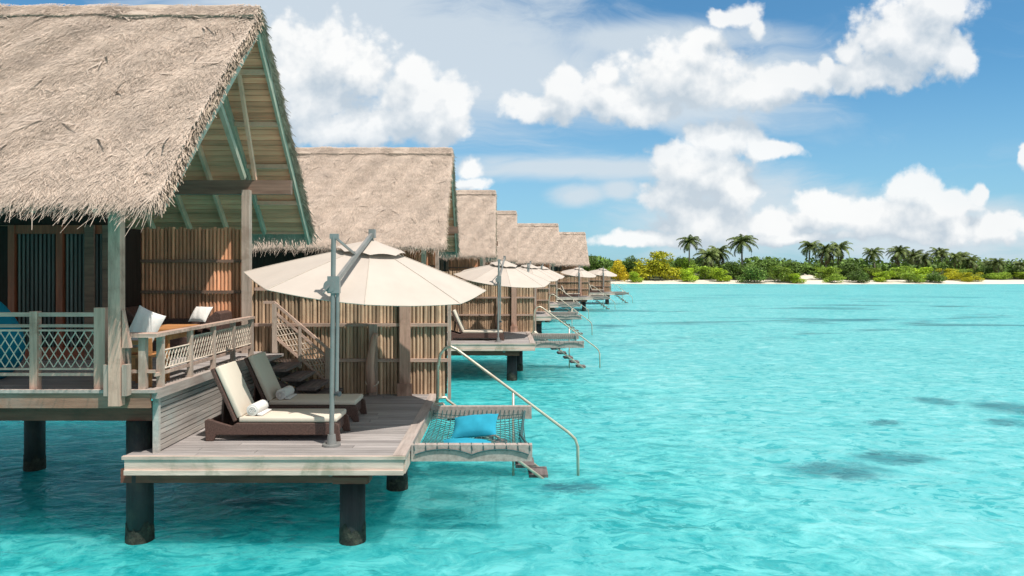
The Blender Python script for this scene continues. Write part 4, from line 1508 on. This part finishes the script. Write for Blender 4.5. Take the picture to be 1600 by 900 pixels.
palm_src = [make_palm(11, 6), make_palm(12, 0), make_palm(13, 4)]
PALMS = [  # px, crown centre y, crown width px, lean, source, label
    (1077, 376, 34, 0, 1, 'slim palm standing alone with bare trunk, leftmost on the island'),
    (1104, 398, 40, 0, 0, 'bushy low palm with dry fronds behind the yellow green tree'),
    (1121, 393, 38, 0, 2, 'low palm touching the bushy one, right of it'),
    (1160, 377, 42, 0, 1, 'tall full palm, tallest of the left palm cluster'),
    (1262, 384, 34, 0, 1, 'pale palm left of the two overlapping palms above the sand patch'),
    (1290, 390, 38, 0, 0, 'left one of two overlapping palms above the sand patch'),
    (1309, 386, 34, 0, 2, 'right one of two overlapping palms above the sand patch'),
    (1369, 394, 32, 0, 1, 'leaning single palm in the gap right of the sand patch'),
    (1404, 393, 34, 0, 2, 'palm at the left of the dense palm group'),
    (1428, 398, 34, 0, 0, 'palm in the middle of the dense palm group'),
    (1441, 402, 28, 0, 2, 'small palm at the right edge of the dense palm group'),
    (1472, 394, 32, 0, 0, 'tallest palm of the right hand group'),
    (1490, 401, 28, 0, 2, 'palm just right of the tallest right hand one'),
    (1504, 400, 28, 0, 1, 'dark narrow palm in the right hand group'),
    (1520, 407, 28, 0, 0, 'low brownish palm ending the right hand group'),
    (1546, 413, 26, 0, 0, 'low dry palm near the right edge of the photo'),
    (1561, 409, 26, 0, 2, 'dark palm near the right edge of the photo'),
    (1594, 413, 26, 0, 1, 'palm at the right edge of the photo, above bushes'),
]
used = set()
for i, (px, cy, wpx, ln, si, lab) in enumerate(PALMS):
    y = 243 + (i * 7 % 16)
    g = at(px, y)
    sc = wpx * y / F / 5.3
    topz = (VY - cy) * y / F
    hz = max(4.0, topz - g.z)
    src = palm_src[si]
    o = src if si not in used else copy_tree(src)
    used.add(si)
    o.location = g - Vector((0, 0, 0.2))
    o.rotation_euler = (R(random.uniform(-4, 4)), R(random.uniform(-5, 5)), random.uniform(0, 6.28))
    o.scale = (sc, sc, hz / 12.0 if hz / 12 < sc * 2.0 else sc * 2.0)
    # keep the crown round: stretch only the trunk
    for ch in o.children:
        if ch.name.startswith('trunk'):
            continue
        k = sc / o.scale[2]
        ch.scale = (1, 1, k)
        ch.location = (0, 0, 12.0 * (1 - k))
    tag(o, lab, 'palm tree', 'coconut palms above the island scrub')

tree_src = {}
for nm, kind, m_, sd_ in (('leafy_tree', 'dark', 'leaf_dark', 21), ('leafy_tree', 'dark2', 'leaf_dark', 22), ('shrub', 'mid', 'leaf_mid', 23), ('shrub', 'mid2', 'leaf_mid', 24), ('shrub', 'bright', 'leaf_bright', 25), ('leafy_tree', 'yellow', 'leaf_yellow', 26), ('shrub', 'gold', 'leaf_gold', 27)):
    tree_src[kind] = (nm, make_tree(nm, 9.0, 7.0, M[m_], sd_, 3200))
BUSHES = [  # px centre, top y, width px, distance, kind, label
    (925, 399, 46, 262, 'dark', 'dark green tree right beside the farthest villa roof'),
    (900, 402, 60, 270, 'dark2', 'dark tree partly hidden behind the farthest villa'),
    (966, 403, 38, 240, 'gold', 'golden yellow shrub nearest the farthest parasol'),
    (987, 396, 40, 262, 'dark2', 'dark tree between the golden shrub and the yellow green tree'),
    (1032, 390, 84, 246, 'yellow', 'broad bright yellow green tree on the left beach'),
    (955, 415, 34, 258, 'mid', 'green shrub behind the golden shrub'),
    (992, 422, 30, 236, 'bright', 'low bright green shrub left of the yellow green tree, on the sand'),
    (1068, 400, 48, 255, 'mid2', 'green tree behind the yellow green tree at its right'),
    (1078, 416, 38, 238, 'bright', 'bright green shrub at the foot of the slim palm'),
    (1100, 412, 46, 250, 'mid', 'green shrub under the bushy low palm'),
    (1124, 416, 40, 240, 'bright', 'bright shrub right of the bushy low palm, by the sand'),
    (1148, 408, 56, 256, 'dark', 'dark tree below the tallest left palm'),
    (1178, 411, 52, 240, 'dark2', 'dark rounded shrub reaching the waterline right of the left palms'),
    (1200, 403, 50, 262, 'dark', 'dark tree with raised top between the palm clusters'),
    (1222, 413, 50, 244, 'mid2', 'green shrub left of the sand patch'),
    (1238, 404, 44, 268, 'dark2', 'dark tree set back left of the sand patch'),
    (1245, 425, 34, 240, 'bright', 'low bright shrub touching the sand patch'),
    (1262, 411, 44, 270, 'dark', 'dark tree behind the sand patch'),
    (1292, 413, 44, 252, 'mid', 'green shrub under the two overlapping palms'),
    (1303, 426, 34, 238, 'mid2', 'low shrub right of the sand patch'),
    (1326, 409, 52, 256, 'dark', 'dark tree right of the two overlapping palms'),
    (1340, 420, 44, 238, 'dark2', 'dark green shrub by the water right of the sand patch'),
    (1362, 415, 46, 254, 'mid', 'green shrub below the leaning palm'),
    (1384, 421, 40, 240, 'bright', 'bright shrub right of the leaning palm'),
    (1404, 414, 50, 258, 'mid2', 'green tree at the foot of the dense palm group'),
    (1420, 424, 40, 240, 'mid', 'low green shrub in front of the dense palm group'),
    (1444, 415, 48, 256, 'bright', 'bright tree right of the dense palm group'),
    (1460, 424, 42, 240, 'dark2', 'dark shrub by the water under the right hand palms'),
    (1480, 418, 44, 252, 'yellow', 'yellowish shrub under the right hand palms'),
    (1502, 417, 48, 256, 'mid', 'green tree below the dark narrow palm'),
    (1514, 424, 44, 242, 'yellow', 'yellow green shrub by the water near the right edge'),
    (1540, 416, 48, 260, 'dark', 'dark tree below the low dry palm'),
    (1560, 424, 46, 250, 'mid2', 'green shrub third from the right edge'),
    (1584, 417, 44, 262, 'dark2', 'dark tree second from the right edge'),
    (1604, 423, 50, 254, 'bright', 'bright shrub at the right edge of the photo'),
]
used = set()
for i, (px, ty, wpx, y, kind, lab) in enumerate(BUSHES):
    x_ = (px - VX) * y / F
    y = shore(x_) + (6 if px < 1130 else 2.5) + (y - 236) * 0.75
    g = at(px, y)
    nm, src = tree_src[kind]
    o = src if kind not in used else copy_tree(src)
    used.add(kind)
    o.location = g - Vector((0, 0, 0.15))
    sc = wpx * y / F / 9.0
    hz = ((VY - ty) * y / F - g.z) / 6.6
    o.scale = (sc, sc, hz)
    o.rotation_euler = (0, 0, random.uniform(0, 6.28))
    tag(o, lab, 'tree' if nm == 'leafy_tree' else 'shrub', 'trees and shrubs along the island shore')

# far wood behind the shoreline plants: one mass nobody could count
root_parts = []
rg = np.random.default_rng(5)
n = 30000
x = rg.uniform(-40, 330, n)
yv = np.array([shore(q) for q in x]) + rg.uniform(24, 60, n)
gz = np.array([ground_z(a, c) for a, c in zip(x, yv)])
hh = 5.2 + 1.3 * np.sin(x * 0.21) + 0.9 * np.sin(x * 0.53 + 1) + 0.6 * np.sin(x * 1.1) - np.maximum(0, x - 120) * 0.006
z = gz + hh * (0.15 + 0.85 * rg.random(n) ** 0.5)
c = np.stack([x, yv, z], 1)
nv = rg.normal(size=(n, 3)) + np.array([0, -0.7, 0.6])
nv /= np.linalg.norm(nv, axis=1)[:, None]
a = np.cross(nv, rg.normal(size=(n, 3))); a /= np.linalg.norm(a, axis=1)[:, None]
bb = np.cross(nv, a)
s = (0.45 + 0.5 * rg.random(n))[:, None]
v = np.stack([c - a * s, c - bb * s * .55, c + a * s, c + bb * s * .55], 1).reshape(-1, 3)
wood = np_mesh('distant_scrub', v, np.arange(n * 4).reshape(-1, 4), np.clip(0.5 + 0.25 * rg.normal(size=n), 0, 1), M['leaf_dark'])
wood['kind'] = 'stuff'
wood['label'] = 'dense green scrub filling the island behind the shoreline shrubs'
wood['category'] = 'scrub'
# bare sand bank among the shrubs
b = MB()
g = at(1272, 236)
b.grid(lambda u, v: (g.x - 5 + 10 * u, g.y - 2 + 22 * v, ground_z(g.x, g.y - 2 + 22 * v) + 0.1 + 2.0 * (math.sin(math.pi * u) ** 0.7) * min(1, v * 1.6)), 16, 12)
struct(b.build('sand_bank', M['sand'], smooth=True))
